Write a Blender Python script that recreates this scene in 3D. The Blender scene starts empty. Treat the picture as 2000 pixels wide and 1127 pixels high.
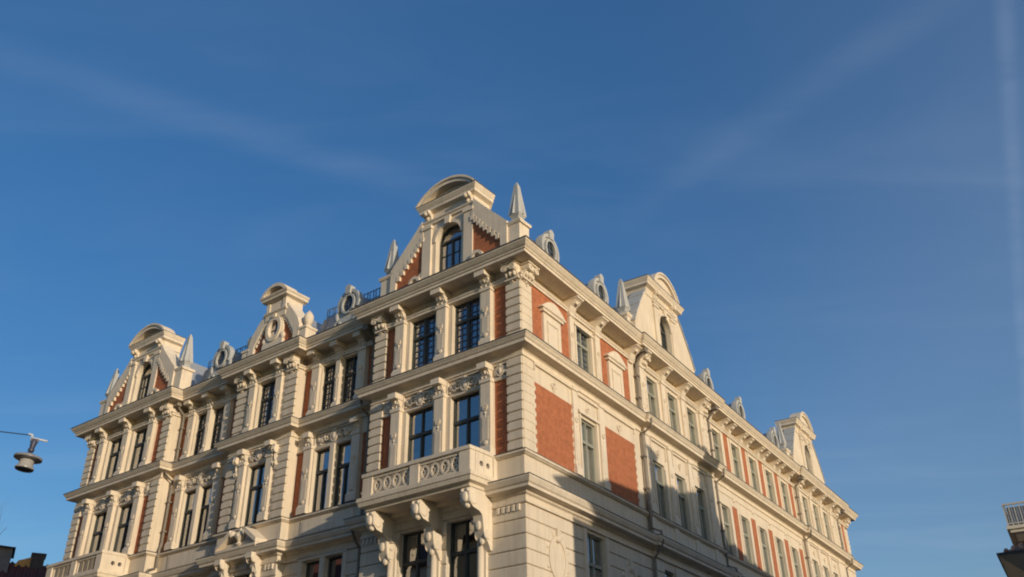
import bpy, bmesh, math, random
from mathutils import Vector, Matrix
random.seed(7)
R = math.radians
SC = bpy.context.scene
COL = SC.collection

# ------------------------------------------------------------------ camera
cam_d = bpy.data.cameras.new("camera")
cam_d.sensor_width = 36.0
cam_d.lens = 1763.6 / 2000 * 36.0
cam_d.clip_end = 3000
cam = bpy.data.objects.new("camera", cam_d)
COL.objects.link(cam)
_m = ((0.99986771, 0.00809922, -0.01410563),
      (-0.01626549, 0.49787284, -0.86709749),
      (0.0, 0.86721222, 0.49793872))          # world -> (right, down, forward)
cam.matrix_world = Matrix(((_m[0][0], -_m[1][0], -_m[2][0], 0.0),
                           (_m[0][1], -_m[1][1], -_m[2][1], 0.0),
                           (_m[0][2], -_m[1][2], -_m[2][2], 1.6),
                           (0, 0, 0, 1)))
SC.camera = cam

# ------------------------------------------------------------------ light
SUN_EL, SUN_AZ = R(8.0), math.atan2(0.612, -0.791)      # azimuth measured from +Y towards +X
sun_dir = Vector((math.cos(SUN_EL) * math.sin(SUN_AZ), math.cos(SUN_EL) * math.cos(SUN_AZ), math.sin(SUN_EL)))
sd = bpy.data.lights.new("sun", 'SUN')
sd.energy = 3.35
sd.angle = R(0.5)
sd.color = (1.0, 0.84, 0.64)
sun = bpy.data.objects.new("sun", sd)
COL.objects.link(sun)
sun.rotation_euler = sun_dir.to_track_quat('Z', 'Y').to_euler()

W = bpy.data.worlds.new("World")
SC.world = W
W.use_nodes = True
wn, wl = W.node_tree.nodes, W.node_tree.links
wn.clear()
out = wn.new('ShaderNodeOutputWorld')
bg = wn.new('ShaderNodeBackground')
bg.inputs['Strength'].default_value = 0.15
sky = wn.new('ShaderNodeTexSky')
sky.sky_type = 'NISHITA'
sky.sun_disc = False
sky.sun_elevation = SUN_EL
sky.sun_rotation = SUN_AZ
sky.altitude = 50
sky.air_density = 1.0
sky.dust_density = 1.1
sky.ozone_density = 2.0
# thin cirrus veils and old contrails in the air above the roofs
tc = wn.new('ShaderNodeTexCoord')
def wmath(op, a, b=None, clamp=False):
    n = wn.new('ShaderNodeMath'); n.operation = op; n.use_clamp = clamp
    for i, v in enumerate((a, b)):
        if v is None: continue
        if isinstance(v, (int, float)): n.inputs[i].default_value = v
        else: wl.new(v, n.inputs[i])
    return n.outputs[0]
sep = wn.new('ShaderNodeSeparateXYZ'); wl.new(tc.outputs['Generated'], sep.inputs[0])
zc = wmath('MAXIMUM', sep.outputs[2], 0.06)
cx_ = wmath('DIVIDE', sep.outputs[0], zc)
cy_ = wmath('DIVIDE', sep.outputs[1], zc)
comb = wn.new('ShaderNodeCombineXYZ'); wl.new(cx_, comb.inputs[0]); wl.new(cy_, comb.inputs[1])
def veil(rot, scale, loc, lo, hi, amt, detail=5, dist=0.4):
    mp = wn.new('ShaderNodeMapping'); wl.new(comb.outputs[0], mp.inputs[0])
    mp.inputs['Rotation'].default_value = (0, 0, R(rot)); mp.inputs['Scale'].default_value = scale
    mp.inputs['Location'].default_value = loc
    nz = wn.new('ShaderNodeTexNoise'); nz.inputs['Scale'].default_value = 1.0
    nz.inputs['Detail'].default_value = detail; nz.inputs['Distortion'].default_value = dist
    wl.new(mp.outputs[0], nz.inputs[0])
    mr = wn.new('ShaderNodeMapRange'); mr.interpolation_type = 'SMOOTHSTEP'
    mr.inputs[1].default_value = lo; mr.inputs[2].default_value = hi; mr.inputs[4].default_value = amt
    wl.new(nz.outputs[0], mr.inputs[0])
    return mr.outputs[0]
def band(px, py, nx, ny, width, amt):
    """soft contrail: a straight line through (px,py) in the cloud sheet"""
    d = wmath('ADD', wmath('MULTIPLY', wmath('SUBTRACT', cx_, px), nx), wmath('MULTIPLY', wmath('SUBTRACT', cy_, py), ny))
    d = wmath('ABSOLUTE', d)
    mr = wn.new('ShaderNodeMapRange'); mr.interpolation_type = 'SMOOTHSTEP'
    mr.inputs[1].default_value = 0.0; mr.inputs[2].default_value = width
    mr.inputs[3].default_value = amt; mr.inputs[4].default_value = 0.0
    wl.new(d, mr.inputs[0])
    return mr.outputs[0]
SKY_BANDS = [(-0.47, 1.182, -0.50, 0.866, 0.075, 0.07), (0.158, 1.551, 0.802, 0.597, 0.07, 0.045), (0.885, 1.26, 0.892, -0.451, 0.024, 0.085)]
v = veil(-38, (0.7, 1.5, 1), (3.1, 1.7, 0), 0.42, 0.85, 0.05, 9, 1.2)
v = wmath('ADD', v, veil(52, (0.6, 2.6, 1), (0.3, 5.2, 0), 0.45, 0.85, 0.05, 9, 1.5))
br = veil(-38, (1.6, 6.5, 1), (1, 2, 0), 0.2, 0.75, 1.0, 9, 1.2)
def fade(lo, hi):
    n = wn.new('ShaderNodeMapRange'); n.interpolation_type = 'SMOOTHSTEP'; wl.new(cx_, n.inputs[0])
    n.inputs[1].default_value = lo; n.inputs[2].default_value = hi; return n.outputs[0]
v = wmath('ADD', v, wmath('MULTIPLY', wmath('MULTIPLY', band(*SKY_BANDS[0]), br), fade(-.02, -.35)))
v = wmath('ADD', v, wmath('MULTIPLY', wmath('MULTIPLY', band(*SKY_BANDS[1]), br), fade(.15, .35)))
v = wmath('ADD', v, wmath('MULTIPLY', band(*SKY_BANDS[2]), wmath('ADD', wmath('MULTIPLY', br, .8), .25)))
v = wmath('MINIMUM', v, 0.6)
mix = wn.new('ShaderNodeMixRGB'); mix.blend_type = 'MIX'
hs = wn.new('ShaderNodeHueSaturation'); hs.inputs['Saturation'].default_value = 1.38; hs.inputs['Value'].default_value = 1.12; hs.inputs['Hue'].default_value = 0.511
wl.new(sky.outputs[0], hs.inputs['Color'])
hz_ = wn.new('ShaderNodeMixRGB'); hz_.inputs[0].default_value = 0.25; hz_.inputs[2].default_value = (.70, 1.40, 2.75, 1)   # thin high haze
wl.new(hs.outputs[0], hz_.inputs[1])
hr = wn.new('ShaderNodeMapRange'); hr.interpolation_type = 'SMOOTHSTEP'; wl.new(cx_, hr.inputs[0])
hr.inputs[1].default_value = .1; hr.inputs[2].default_value = 1.2; hr.inputs[3].default_value = 0; hr.inputs[4].default_value = .11
v = wmath('ADD', v, hr.outputs[0])
wl.new(v, mix.inputs[0]); wl.new(hz_.outputs[0], mix.inputs[1])
mix.inputs[2].default_value = (3.6, 4.2, 5.0, 1)
wl.new(mix.outputs[0], bg.inputs[0]); wl.new(bg.outputs[0], out.inputs[0])

SC.view_settings.view_transform = 'Standard'
SC.view_settings.look = 'None'
SC.view_settings.gamma = 1.0
SC.view_settings.use_curve_mapping = False
SC.view_settings.exposure = 0.0
SC.cycles.filter_width = 2.0      # the photograph is soft

# ------------------------------------------------------------------ materials
MATS = {}
def mat(name, col, rough=0.8, metal=0.0, vary=0.08, nscale=1.5, bump=0.0, bscale=30, streak=0.0, spec=0.3):
    m = bpy.data.materials.new(name); m.use_nodes = True
    n, l = m.node_tree.nodes, m.node_tree.links
    b = n['Principled BSDF']
    b.inputs['Roughness'].default_value = rough; b.inputs['Metallic'].default_value = metal
    b.inputs['Specular IOR Level'].default_value = spec
    g = n.new('ShaderNodeTexCoord')
    nz = n.new('ShaderNodeTexNoise'); nz.inputs['Scale'].default_value = nscale; nz.inputs['Detail'].default_value = 8
    nz.inputs['Roughness'].default_value = 0.65
    l.new(g.outputs['Object'], nz.inputs[0])
    mx = n.new('ShaderNodeMixRGB')
    c = Vector(col)
    mx.inputs[1].default_value = (*(c * (1 - vary)), 1); mx.inputs[2].default_value = (*(c * (1 + vary)), 1)
    mr = n.new('ShaderNodeMapRange'); mr.inputs[1].default_value = .3; mr.inputs[2].default_value = .7
    l.new(nz.outputs[0], mr.inputs[0]); l.new(mr.outputs[0], mx.inputs[0])
    last = mx.outputs[0]
    if streak:
        mp = n.new('ShaderNodeMapping'); mp.inputs['Scale'].default_value = (5.0, 5.0, 0.35)
        l.new(g.outputs['Object'], mp.inputs[0])
        n2 = n.new('ShaderNodeTexNoise'); n2.inputs['Scale'].default_value = 1.6; n2.inputs['Detail'].default_value = 6
        l.new(mp.outputs[0], n2.inputs[0])
        m2 = n.new('ShaderNodeMapRange'); m2.inputs[1].default_value = .47; m2.inputs[2].default_value = .78
        m2.inputs[3].default_value = 0; m2.inputs[4].default_value = streak
        l.new(n2.outputs[0], m2.inputs[0])
        x2 = n.new('ShaderNodeMixRGB'); l.new(m2.outputs[0], x2.inputs[0]); l.new(last, x2.inputs[1])
        x2.inputs[2].default_value = (c[0] * .45, c[1] * .42, c[2] * .4, 1)
        last = x2.outputs[0]
    l.new(last, b.inputs['Base Color'])
    if bump:
        n3 = n.new('ShaderNodeTexNoise'); n3.inputs['Scale'].default_value = bscale; n3.inputs['Detail'].default_value = 4
        l.new(g.outputs['Object'], n3.inputs[0])
        bp = n.new('ShaderNodeBump'); bp.inputs['Strength'].default_value = bump; bp.inputs['Distance'].default_value = 0.02
        l.new(n3.outputs[0], bp.inputs['Height']); l.new(bp.outputs[0], b.inputs['Normal'])
    MATS[name] = m
    return m

def brick_mat(name, c1, c2, mortar, scale=1.0, bw=0.25, rh=0.078, ms=0.006):
    m = bpy.data.materials.new(name); m.use_nodes = True
    n, l = m.node_tree.nodes, m.node_tree.links
    b = n['Principled BSDF']; b.inputs['Roughness'].default_value = 0.9; b.inputs['Specular IOR Level'].default_value = .15
    g = n.new('ShaderNodeTexCoord'); s = n.new('ShaderNodeSeparateXYZ'); l.new(g.outputs['Object'], s.inputs[0])
    cb = n.new('ShaderNodeCombineXYZ'); l.new(s.outputs[0], cb.inputs[0]); l.new(s.outputs[2], cb.inputs[1])
    bt = n.new('ShaderNodeTexBrick')
    bt.inputs['Scale'].default_value = scale; bt.inputs['Brick Width'].default_value = bw
    bt.inputs['Row Height'].default_value = rh; bt.inputs['Mortar Size'].default_value = ms
    bt.inputs['Color1'].default_value = (*c1, 1); bt.inputs['Color2'].default_value = (*c2, 1)
    bt.inputs['Mortar'].default_value = (*mortar, 1)
    l.new(cb.outputs[0], bt.inputs[0])
    nz = n.new('ShaderNodeTexNoise'); nz.inputs['Scale'].default_value = 5; nz.inputs['Detail'].default_value = 8
    l.new(g.outputs['Object'], nz.inputs[0])
    mr = n.new('ShaderNodeMapRange'); mr.inputs[1].default_value = .3; mr.inputs[2].default_value = .7
    mr.inputs[3].default_value = .82; mr.inputs[4].default_value = 1.14; l.new(nz.outputs[0], mr.inputs[0])
    mx = n.new('ShaderNodeMixRGB'); mx.blend_type = 'MULTIPLY'; mx.inputs[0].default_value = 1
    l.new(bt.outputs[0], mx.inputs[1]); l.new(mr.outputs[0], mx.inputs[2]); l.new(mx.outputs[0], b.inputs['Base Color'])
    bp = n.new('ShaderNodeBump'); bp.inputs['Strength'].default_value = .5; bp.inputs['Distance'].default_value = .01
    bp.invert = True
    l.new(bt.outputs['Fac'], bp.inputs['Height']); l.new(bp.outputs[0], b.inputs['Normal'])
    MATS[name] = m
    return m

def glass_mat(name, tint=(0.75, 0.8, 0.82), refl=0.36):
    m = bpy.data.materials.new(name); m.use_nodes = True
    n, l = m.node_tree.nodes, m.node_tree.links
    n.remove(n['Principled BSDF'])
    o = n['Material Output']
    tr = n.new('ShaderNodeBsdfTransparent'); tr.inputs[0].default_value = (*tint, 1)
    gl = n.new('ShaderNodeBsdfGlossy'); gl.inputs['Roughness'].default_value = .02
    gl.inputs[0].default_value = (.95, .97, 1, 1)
    g = n.new('ShaderNodeTexCoord'); nz = n.new('ShaderNodeTexNoise'); nz.inputs['Scale'].default_value = 1.3
    nz.inputs['Detail'].default_value = 1; l.new(g.outputs['Object'], nz.inputs[0])
    bp = n.new('ShaderNodeBump'); bp.inputs['Strength'].default_value = .25; bp.inputs['Distance'].default_value = .03
    l.new(nz.outputs[0], bp.inputs['Height']); l.new(bp.outputs[0], gl.inputs['Normal'])
    lw = n.new('ShaderNodeLayerWeight'); lw.inputs[0].default_value = .5
    pw = n.new('ShaderNodeMath'); pw.operation = 'POWER'; l.new(lw.outputs['Facing'], pw.inputs[0]); pw.inputs[1].default_value = 3.5
    ma = n.new('ShaderNodeMath'); ma.operation = 'MULTIPLY_ADD'; ma.inputs[1].default_value = .85; ma.inputs[2].default_value = refl
    ma.use_clamp = True
    l.new(pw.outputs[0], ma.inputs[0])
    mx = n.new('ShaderNodeMixShader'); l.new(ma.outputs[0], mx.inputs[0]); l.new(tr.outputs[0], mx.inputs[1]); l.new(gl.outputs[0], mx.inputs[2])
    l.new(mx.outputs[0], o.inputs[0])
    MATS[name] = m
    return m

STUCCO = mat("cream_stucco", (0.68, 0.59, 0.462), .9, vary=.1, nscale=.6, bump=.2, bscale=25, streak=.3, spec=.15)
TRIM = mat("cream_trim", (0.70, 0.61, 0.485), .85, vary=.09, nscale=1.4, bump=.18, bscale=18, streak=.28, spec=.15)
BRICK = brick_mat("red_brick", (0.44, 0.148, 0.068), (0.37, 0.122, 0.056), (0.41, 0.22, 0.135))
ZINC = mat("grey_zinc", (0.36, 0.38, 0.40), .5, metal=.35, vary=.12, nscale=1.2, streak=.2, spec=.4)
PALE = mat("pale_grey_sheet", (0.44, 0.445, 0.43), .65, vary=.08, nscale=2, streak=.2)
FRAME = mat("dark_window_frame", (0.055, 0.06, 0.055), .5, vary=.15)
LEAD = mat("grey_glazing_bar", (0.13, 0.15, 0.19), .5, vary=.1)
GREENF = mat("grey_green_frame", (0.30, 0.30, 0.24), .6, vary=.15)
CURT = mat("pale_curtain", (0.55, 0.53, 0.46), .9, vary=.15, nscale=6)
CURTD = mat("shaded_curtain", (0.24, 0.235, 0.22), .9, vary=.2, nscale=6)  # darkened copy for the left front, interior shade put into the colour
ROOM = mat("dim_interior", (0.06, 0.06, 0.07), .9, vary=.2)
PIPE = mat("weathered_pipe", (0.22, 0.19, 0.155), .6, vary=.15, nscale=3, streak=.3)
IRON = mat("dark_iron", (0.035, 0.04, 0.05), .5, vary=.2)
GLASS = glass_mat("window_glass")

# ------------------------------------------------------------------ mesh helper (local frame: x right, z up, d outwards)
class MB:
    def __init__(s): s.bm = bmesh.new()
    def v(s, x, z, d): return s.bm.verts.new((x, -d, z))
    def quad(s, pts):
        try: return s.bm.faces.new([s.v(*p) for p in pts])
        except ValueError: return None
    def box(s, x0, x1, z0, z1, d0, d1):
        c = [s.v(x, z, d) for d in (d0, d1) for z in (z0, z1) for x in (x0, x1)]
        for i in ((0, 1, 3, 2), (4, 6, 7, 5), (0, 4, 5, 1), (2, 3, 7, 6), (0, 2, 6, 4), (1, 5, 7, 3)):
            s.bm.faces.new([c[k] for k in i])
        return s
    def loft(s, A, B, caps=True):
        a = [s.v(*p) for p in A]; b = [s.v(*p) for p in B]; n = len(a)
        for i in range(n): s.bm.faces.new((a[i], a[(i + 1) % n], b[(i + 1) % n], b[i]))
        if caps: s.bm.faces.new(a); s.bm.faces.new(b[::-1])
        return s
    def px(s, prof, x0, x1):            # profile [(d,z)] extruded along x
        return s.loft([(x0, z, d) for d, z in prof], [(x1, z, d) for d, z in prof])
    def pd(s, poly, d0, d1):            # outline [(x,z)] extruded in depth
        return s.loft([(x, z, d0) for x, z in poly], [(x, z, d1) for x, z in poly])
    def ring(s, cx, cz, rx, rz, tx, d0, d1, n=24, a0=0, a1=360):
        full = abs(a1 - a0) >= 360
        k = n if full else n + 1
        O, I = [], []
        for i in range(k):
            a = R(a0 + (a1 - a0) * i / n)
            O.append((cx + rx * math.cos(a), cz + rz * math.sin(a))); I.append((cx + (rx - tx) * math.cos(a), cz + (rz - tx) * math.sin(a)))
        of = [s.v(x, z, d1) for x, z in O]; inf = [s.v(x, z, d1) for x, z in I]
        ob = [s.v(x, z, d0) for x, z in O]; ib = [s.v(x, z, d0) for x, z in I]
        m = k if full else k - 1
        for i in range(m):
            j = (i + 1) % k
            s.bm.faces.new((of[i], of[j], inf[j], inf[i])); s.bm.faces.new((ob[i], ib[i], ib[j], ob[j]))
            s.bm.faces.new((of[i], ob[i], ob[j], of[j])); s.bm.faces.new((inf[i], inf[j], ib[j], ib[i]))
        if not full:
            for i in (0, k - 1): s.bm.faces.new((of[i], inf[i], ib[i], ob[i]))
        return s
    def disc(s, cx, cz, rx, rz, d0, d1, n=20):
        return s.pd([(cx + rx * math.cos(2 * math.pi * i / n), cz + rz * math.sin(2 * math.pi * i / n)) for i in range(n)], d0, d1)
    def ball(s, x, z, d, rx, rz=None, rd=None, u=8, w=6):
        rz = rz or rx; rd = rd or rx
        M = Matrix.Translation((x, -d, z)) @ Matrix.Diagonal((rx, rd, rz, 1))
        bmesh.ops.create_uvsphere(s.bm, u_segments=u, v_segments=w, radius=1, matrix=M)
        return s
    def tube(s, pts, r, n=8):           # pts local (x,z,d)
        P = [Vector((x, -d, z)) for x, z, d in pts]
        rs = r if isinstance(r, (list, tuple)) else [r] * len(P)
        prev = None
        for i, p in enumerate(P):
            t = ((P[min(i + 1, len(P) - 1)] - P[max(i - 1, 0)])).normalized()
            a = t.orthogonal().normalized() if abs(t.z) > .99 or prev is None else None
            ref = Vector((0, 0, 1)) if abs(t.z) < .9 else Vector((1, 0, 0))
            a = t.cross(ref).normalized(); b = t.cross(a)
            c = [s.bm.verts.new(p + rs[i] * (a * math.cos(2 * math.pi * k / n) + b * math.sin(2 * math.pi * k / n))) for k in range(n)]
            if prev:
                for k in range(n): s.bm.faces.new((prev[k], prev[(k + 1) % n], c[(k + 1) % n], c[k]))
            else: s.bm.faces.new(c[::-1])
            prev = c
        s.bm.faces.new(prev)
        return s
    def lathe(s, prof, x, d, n=12, phase=0):   # prof [(r,z)]
        rows = []
        for r, z in prof:
            rows.append([s.v(x + r * math.cos(2 * math.pi * k / n + phase), z, d + r * math.sin(2 * math.pi * k / n + phase)) for k in range(n)])
        for a, b in zip(rows, rows[1:]):
            for k in range(n): s.bm.faces.new((a[k], a[(k + 1) % n], b[(k + 1) % n], b[k]))
        s.bm.faces.new(rows[0]); s.bm.faces.new(rows[-1])
        return s
    def mesh(s, name, m, smooth=False):
        bmesh.ops.recalc_face_normals(s.bm, faces=s.bm.faces)
        me = bpy.data.meshes.new(name); s.bm.to_mesh(me); s.bm.free()
        me.materials.append(m)
        if smooth:
            for p in me.polygons: p.use_smooth = True
            try: me.set_sharp_from_angle(angle=R(35))
            except Exception: pass
        return me

def link(name, me, mtx=None, parent=None, label=None):
    o = bpy.data.objects.new(name, me); COL.objects.link(o)
    if parent: o.parent = parent
    if mtx is not None: o.matrix_basis = mtx
    if label: o['label'] = label
    return o
def thing(name, label, cat, loc=(0, 0, 0), group=None):
    o = bpy.data.objects.new(name, None); COL.objects.link(o); o.location = loc
    o['label'] = label; o['category'] = cat
    if group: o['group'] = group
    return o

# ------------------------------------------------------------------ plan of the corner building
K = Vector((0.274, 25.0, 0))
A_, B_ = R(36.76), R(57.16)
Ld = Vector((-math.cos(A_), math.sin(A_), 0)); Ln = Vector((-math.sin(A_), -math.cos(A_), 0))
Rd = Vector((math.cos(B_), math.sin(B_), 0)); Rn = Vector((math.sin(B_), -math.cos(B_), 0))
root = thing("corner_building", "large cream stucco corner building with red brick panels, ornate gables and obelisks", "building", K)
def frame_mtx(ux, n):
    return Matrix(((ux.x, -n.x, 0, 0), (ux.y, -n.y, 0, 0), (0, 0, 1, 0), (0, 0, 0, 1)))
class Facade:
    def __init__(s, ux, n, sgn): s.m = frame_mtx(ux, n); s.sgn = sgn; s.ux = ux; s.n = n
    def at(s, p, z=0, d=0): return s.m @ Matrix.Translation((s.sgn * p, -d, z))     # p = metres along the facade from the corner
    def pt(s, p, d=0): return s.ux * (s.sgn * p) + s.n * d
FL = Facade(-Ld, Ln, -1); FR = Facade(Rd, Rn, 1)
def part(name, mb, m, F, p=0, z=0, d=0, parent=None, smooth=False, label=None):
    """unique part; mesh in facade coordinates around position p"""
    o = link(name, mb.mesh(name, m, smooth), None, parent or root, label)
    M = F.at(p, z, d)
    if parent and parent is not root: o.matrix_basis = parent.matrix_basis.inverted() @ M
    else: o.matrix_basis = M
    return o
def place(name, me, F, p, z=0, d=0, label=None):
    return link(name, me, F.at(p, z, d), root, label)

# vertical levels
H0, HB, HS, HM, HE = 0.0, 9.66, 10.58, 14.15, 17.28

# depth of each section of the two fronts
DREC, DMID, DPAV = -0.55, -0.2, 0.12
Lsec = [(0, 6.4, 0.0), (6.4, 10.8, DREC), (10.8, 14.4, DMID), (14.4, 18.6, DREC), (18.6, 25.0, 0.0)]
Rsec = [(0, 8.2, 0.0), (8.2, 14.9, DPAV), (14.9, 27.4, 0.0), (27.4, 34.9, DPAV), (34.9, 37.5, 0.0)]
path = [FL.pt(25.0, -12), ]
for a, b, d in reversed(Lsec):
    path += [FL.pt(b, d), FL.pt(a, d)]
path = path[:-1]; path.append(Vector((0, 0, 0)))
for a, b, d in Rsec:
    if a > 0: path.append(FR.pt(a, d))
    path.append(FR.pt(b, d))
path.append(FR.pt(37.5, -12))

def offset_path(pts, off):
    out_ = []
    n = len(pts)
    for i, p in enumerate(pts):
        ns = []
        for a, b in ((i - 1, i), (i, i + 1)):
            if a < 0 or b >= n: continue
            t = (pts[b] - pts[a]); t.z = 0; t.normalize()
            ns.append(Vector((t.y, -t.x, 0)))     # outside is to the right of the walking direction
        if len(ns) == 1: out_.append(p + ns[0] * off)
        else:
            m_ = (ns[0] + ns[1]); k = m_.length_squared
            out_.append(p + m_ * (2 * off / k) if k > 1e-6 else p + ns[0] * off)
    return out_
def sweep(name, pts, prof, m, closed_prof=False, parent=None):
    bm = bmesh.new(); rows = []
    for off, z in prof:
        rows.append([bm.verts.new((q.x, q.y, z)) for q in offset_path(pts, off)])
    rr = list(zip(rows, rows[1:]))
    if closed_prof: rr.append((rows[-1], rows[0]))
    for a, b in rr:
        for k in range(len(a) - 1): bm.faces.new((a[k], a[k + 1], b[k + 1], b[k]))
    bmesh.ops.recalc_face_normals(bm, faces=bm.faces)
    me = bpy.data.meshes.new(name); bm.to_mesh(me); bm.free(); me.materials.append(m)
    return link(name, me, None, parent or root)

EAVE = [(-.05, 16.36), (.07, 16.37), (.07, 16.44), (.11, 16.47), (.11, 16.51), (-.16, 16.53), (-.16, 16.74), (-.10, 16.80), (-.08, 16.885), (.54, 16.895), (.54, 16.99),
        (.58, 17.01), (.58, 17.05), (.64, 17.10), (.70, 17.18), (.72, 17.20), (.72, 17.27), (.2, 17.36), (-.3, 17.40)]
MID = [(-.05, 13.60), (.05, 13.61), (.05, 13.66), (.02, 13.68), (.02, 13.78), (.10, 13.84), (.36, 13.86), (.36, 13.96), (.40, 13.99), (.45, 14.07), (.47, 14.08), (.47, 14.14), (.03, 14.22), (-.05, 14.22)]
BASE = [(-.05, 9.02), (.08, 9.03), (.08, 9.10), (.05, 9.12), (.05, 9.24), (.12, 9.28), (.14, 9.34), (.36, 9.36), (.36, 9.44), (.41, 9.48), (.46, 9.58), (.47, 9.60), (.47, 9.66), (.06, 9.76), (-.05, 9.76)]
SILL = [(-.05, 10.44), (.05, 10.45), (.10, 10.49), (.13, 10.50), (.13, 10.57), (.02, 10.62), (-.05, 10.62)]
sweep("eaves_cornice", path, EAVE, TRIM)
sweep("storey_cornice", path, MID, TRIM)
sweep("base_cornice", path, BASE, TRIM)
sweep("sill_band", path, SILL, TRIM)
# zinc sheet on the cornice ledges
FLASH = mat("dark_flashing", (.10, .095, .09), .6, vary=.2, nscale=2)
sweep("eaves_flashing", path, [(.72, 17.255), (.745, 17.255), (.745, 17.292), (.2, 17.375), (-.3, 17.415)], FLASH)
sweep("storey_flashing", path, [(.465, 14.122), (.49, 14.122), (.49, 14.155), (.03, 14.235), (-.05, 14.235)], FLASH)
sweep("base_flashing", path, [(.465, 9.648), (.485, 9.648), (.485, 9.672), (.06, 9.775), (-.05, 9.775)], FLASH)
sweep("sill_flashing", path, [(.12, 10.562), (.145, 10.562), (.145, 10.58), (.02, 10.632), (-.05, 10.632)], FLASH)

# roof: steep zinc mansard with a flat top
rp = [p.copy() for p in path]
def roof():
    bm = bmesh.new(); rows = []
    for off, z in [(-.12, 17.40), (-.25, 17.45), (-1.85, 18.98), (-2.3, 19.08)]:
        rows.append([bm.verts.new((q.x, q.y, z)) for q in offset_path(rp, off)])
    for a, b in zip(rows, rows[1:]):
        for k in range(len(a) - 1): bm.faces.new((a[k], a[k + 1], b[k + 1], b[k]))
    bm.faces.new(rows[-1][::-1])
    bmesh.ops.recalc_face_normals(bm, faces=bm.faces)
    me = bpy.data.meshes.new("roof"); bm.to_mesh(me); bm.free(); me.materials.append(ZINC)
    return link("roof", me, None, root)
roof()

# ------------------------------------------------------------------ walls with openings
def wall_panel(mb, x0, x1, z0, z1, d, ops, reveal=.24, back=1.2, skip=None):
    xs = sorted({x0, x1, *[o[0] for o in ops], *[o[1] for o in ops]}); zs = sorted({z0, z1, *[o[2] for o in ops], *[o[3] for o in ops]})
    for i in range(len(xs) - 1):
        for j in range(len(zs) - 1):
            cx, cz = (xs[i] + xs[i + 1]) / 2, (zs[j] + zs[j + 1]) / 2
            if any(o[0] < cx < o[1] and o[2] < cz < o[3] for o in ops): continue
            mb.quad([(xs[i], zs[j], d), (xs[i + 1], zs[j], d), (xs[i + 1], zs[j + 1], d), (xs[i], zs[j + 1], d)])
    for a, b, c, e in ops:
        for q in (((a, c), (a, e)), ((b, c), (b, e)), ((a, c), (b, c)), ((a, e), (b, e))):
            (p, r), (s_, t) = q
            mb.quad([(p, r, d), (s_, t, d), (s_, t, d - reveal), (p, r, d - reveal)])
    for x in (x0, x1):
        if x != skip: mb.quad([(x, z0, d), (x, z1, d), (x, z1, d - back), (x, z0, d - back)])

# ------------------------------------------------------------------ windows
WCACHE = {}
def window_meshes(w, h, style, fm):
    key = (round(w, 2), round(h, 2), style, fm.name)
    if key in WCACHE: return WCACHE[key]
    f = MB(); t = .055
    f.box(-w / 2, -w / 2 + t, 0, h, -.05, .05); f.box(w / 2 - t, w / 2, 0, h, -.05, .05)
    f.box(-w / 2 + t, w / 2 - t, 0, t, -.05, .052); f.box(-w / 2 + t, w / 2 - t, h - t, h, -.05, .052)
    tr = h * .64
    f.box(-w / 2 + t, w / 2 - t, tr - .05, tr + .05, -.05, .07)
    if style == 'wide':
        f.box(-.034, .034, t, tr - .05, -.05, .055); f.box(-.022, .022, tr + .05, h - t, -.05, .05)
    elif style == 'lattice':
        f.box(-.04, .04, t, tr - .05, -.05, .055); f.box(-.035, .035, tr + .05, h - t, -.05, .05)
    else:
        f.box(-.035, .035, t, tr - .05, -.05, .055)
    bars = None
    if style == 'lattice':
        bars = MB(); nb = 5 if w > .95 else 4
        for k in range(1, nb):
            x = -w / 2 + t + (w - 2 * t) * k / nb
            if abs(x) < .05: continue
            bars.box(x - .011, x + .011, t, h - t, .0, .018)
        for k in range(1, 5): bars.box(-w / 2 + t, w / 2 - t, t + (tr - t) * k / 5 - .011, t + (tr - t) * k / 5 + .011, .0, .022)
        for k in range(1, 3): bars.box(-w / 2 + t, w / 2 - t, tr + (h - tr) * k / 3 - .011, tr + (h - tr) * k / 3 + .011, .0, .022)
        bars = bars.mesh("glazing_bars", LEAD)
    pane = MB(); pane.quad([(-w / 2 + t, t, -.01), (w / 2 - t, t, -.01), (w / 2 - t, h - t, -.01), (-w / 2 + t, h - t, -.01)])
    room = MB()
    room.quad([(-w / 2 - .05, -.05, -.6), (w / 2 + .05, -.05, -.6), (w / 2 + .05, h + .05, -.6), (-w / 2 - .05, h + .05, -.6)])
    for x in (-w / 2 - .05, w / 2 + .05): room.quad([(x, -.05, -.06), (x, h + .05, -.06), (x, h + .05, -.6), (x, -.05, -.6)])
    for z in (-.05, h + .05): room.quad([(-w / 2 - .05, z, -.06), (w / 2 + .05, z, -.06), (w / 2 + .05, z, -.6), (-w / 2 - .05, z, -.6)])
    WCACHE[key] = (f.mesh("window_frame", fm), bars, pane.mesh("window_pane", GLASS), room.mesh("window_room", ROOM))
    return WCACHE[key]
CCACHE = {}
def curtain_mesh(w, h, kind, cm):
    key = (round(w, 2), round(h, 2), kind, cm.name)
    if key in CCACHE: return CCACHE[key]
    c = MB()
    def drape(x0, x1, z0, z1):
        n = max(3, int((x1 - x0) / .05)); a = []; b = []
        for i in range(n + 1):
            x = x0 + (x1 - x0) * i / n; dd = -.16 + .02 * (1 if i % 2 else -1)
            a.append(c.v(x, z0, dd)); b.append(c.v(x, z1, dd))
        for i in range(n): c.bm.faces.new((a[i], a[i + 1], b[i + 1], b[i]))
    if kind == 'both': drape(-w / 2, -w * .2, 0, h); drape(w * .2, w / 2, 0, h)
    elif kind == 'left': drape(-w / 2, -w * .12, 0, h)
    elif kind == 'low': drape(-w / 2, w / 2, 0, h * .45)
    elif kind == 'blind': drape(-w / 2, w / 2, h * .4, h)
    else: drape(-w / 2, w / 2, 0, h)
    CCACHE[key] = c.mesh("window_curtain", cm)
    return CCACHE[key]
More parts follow.
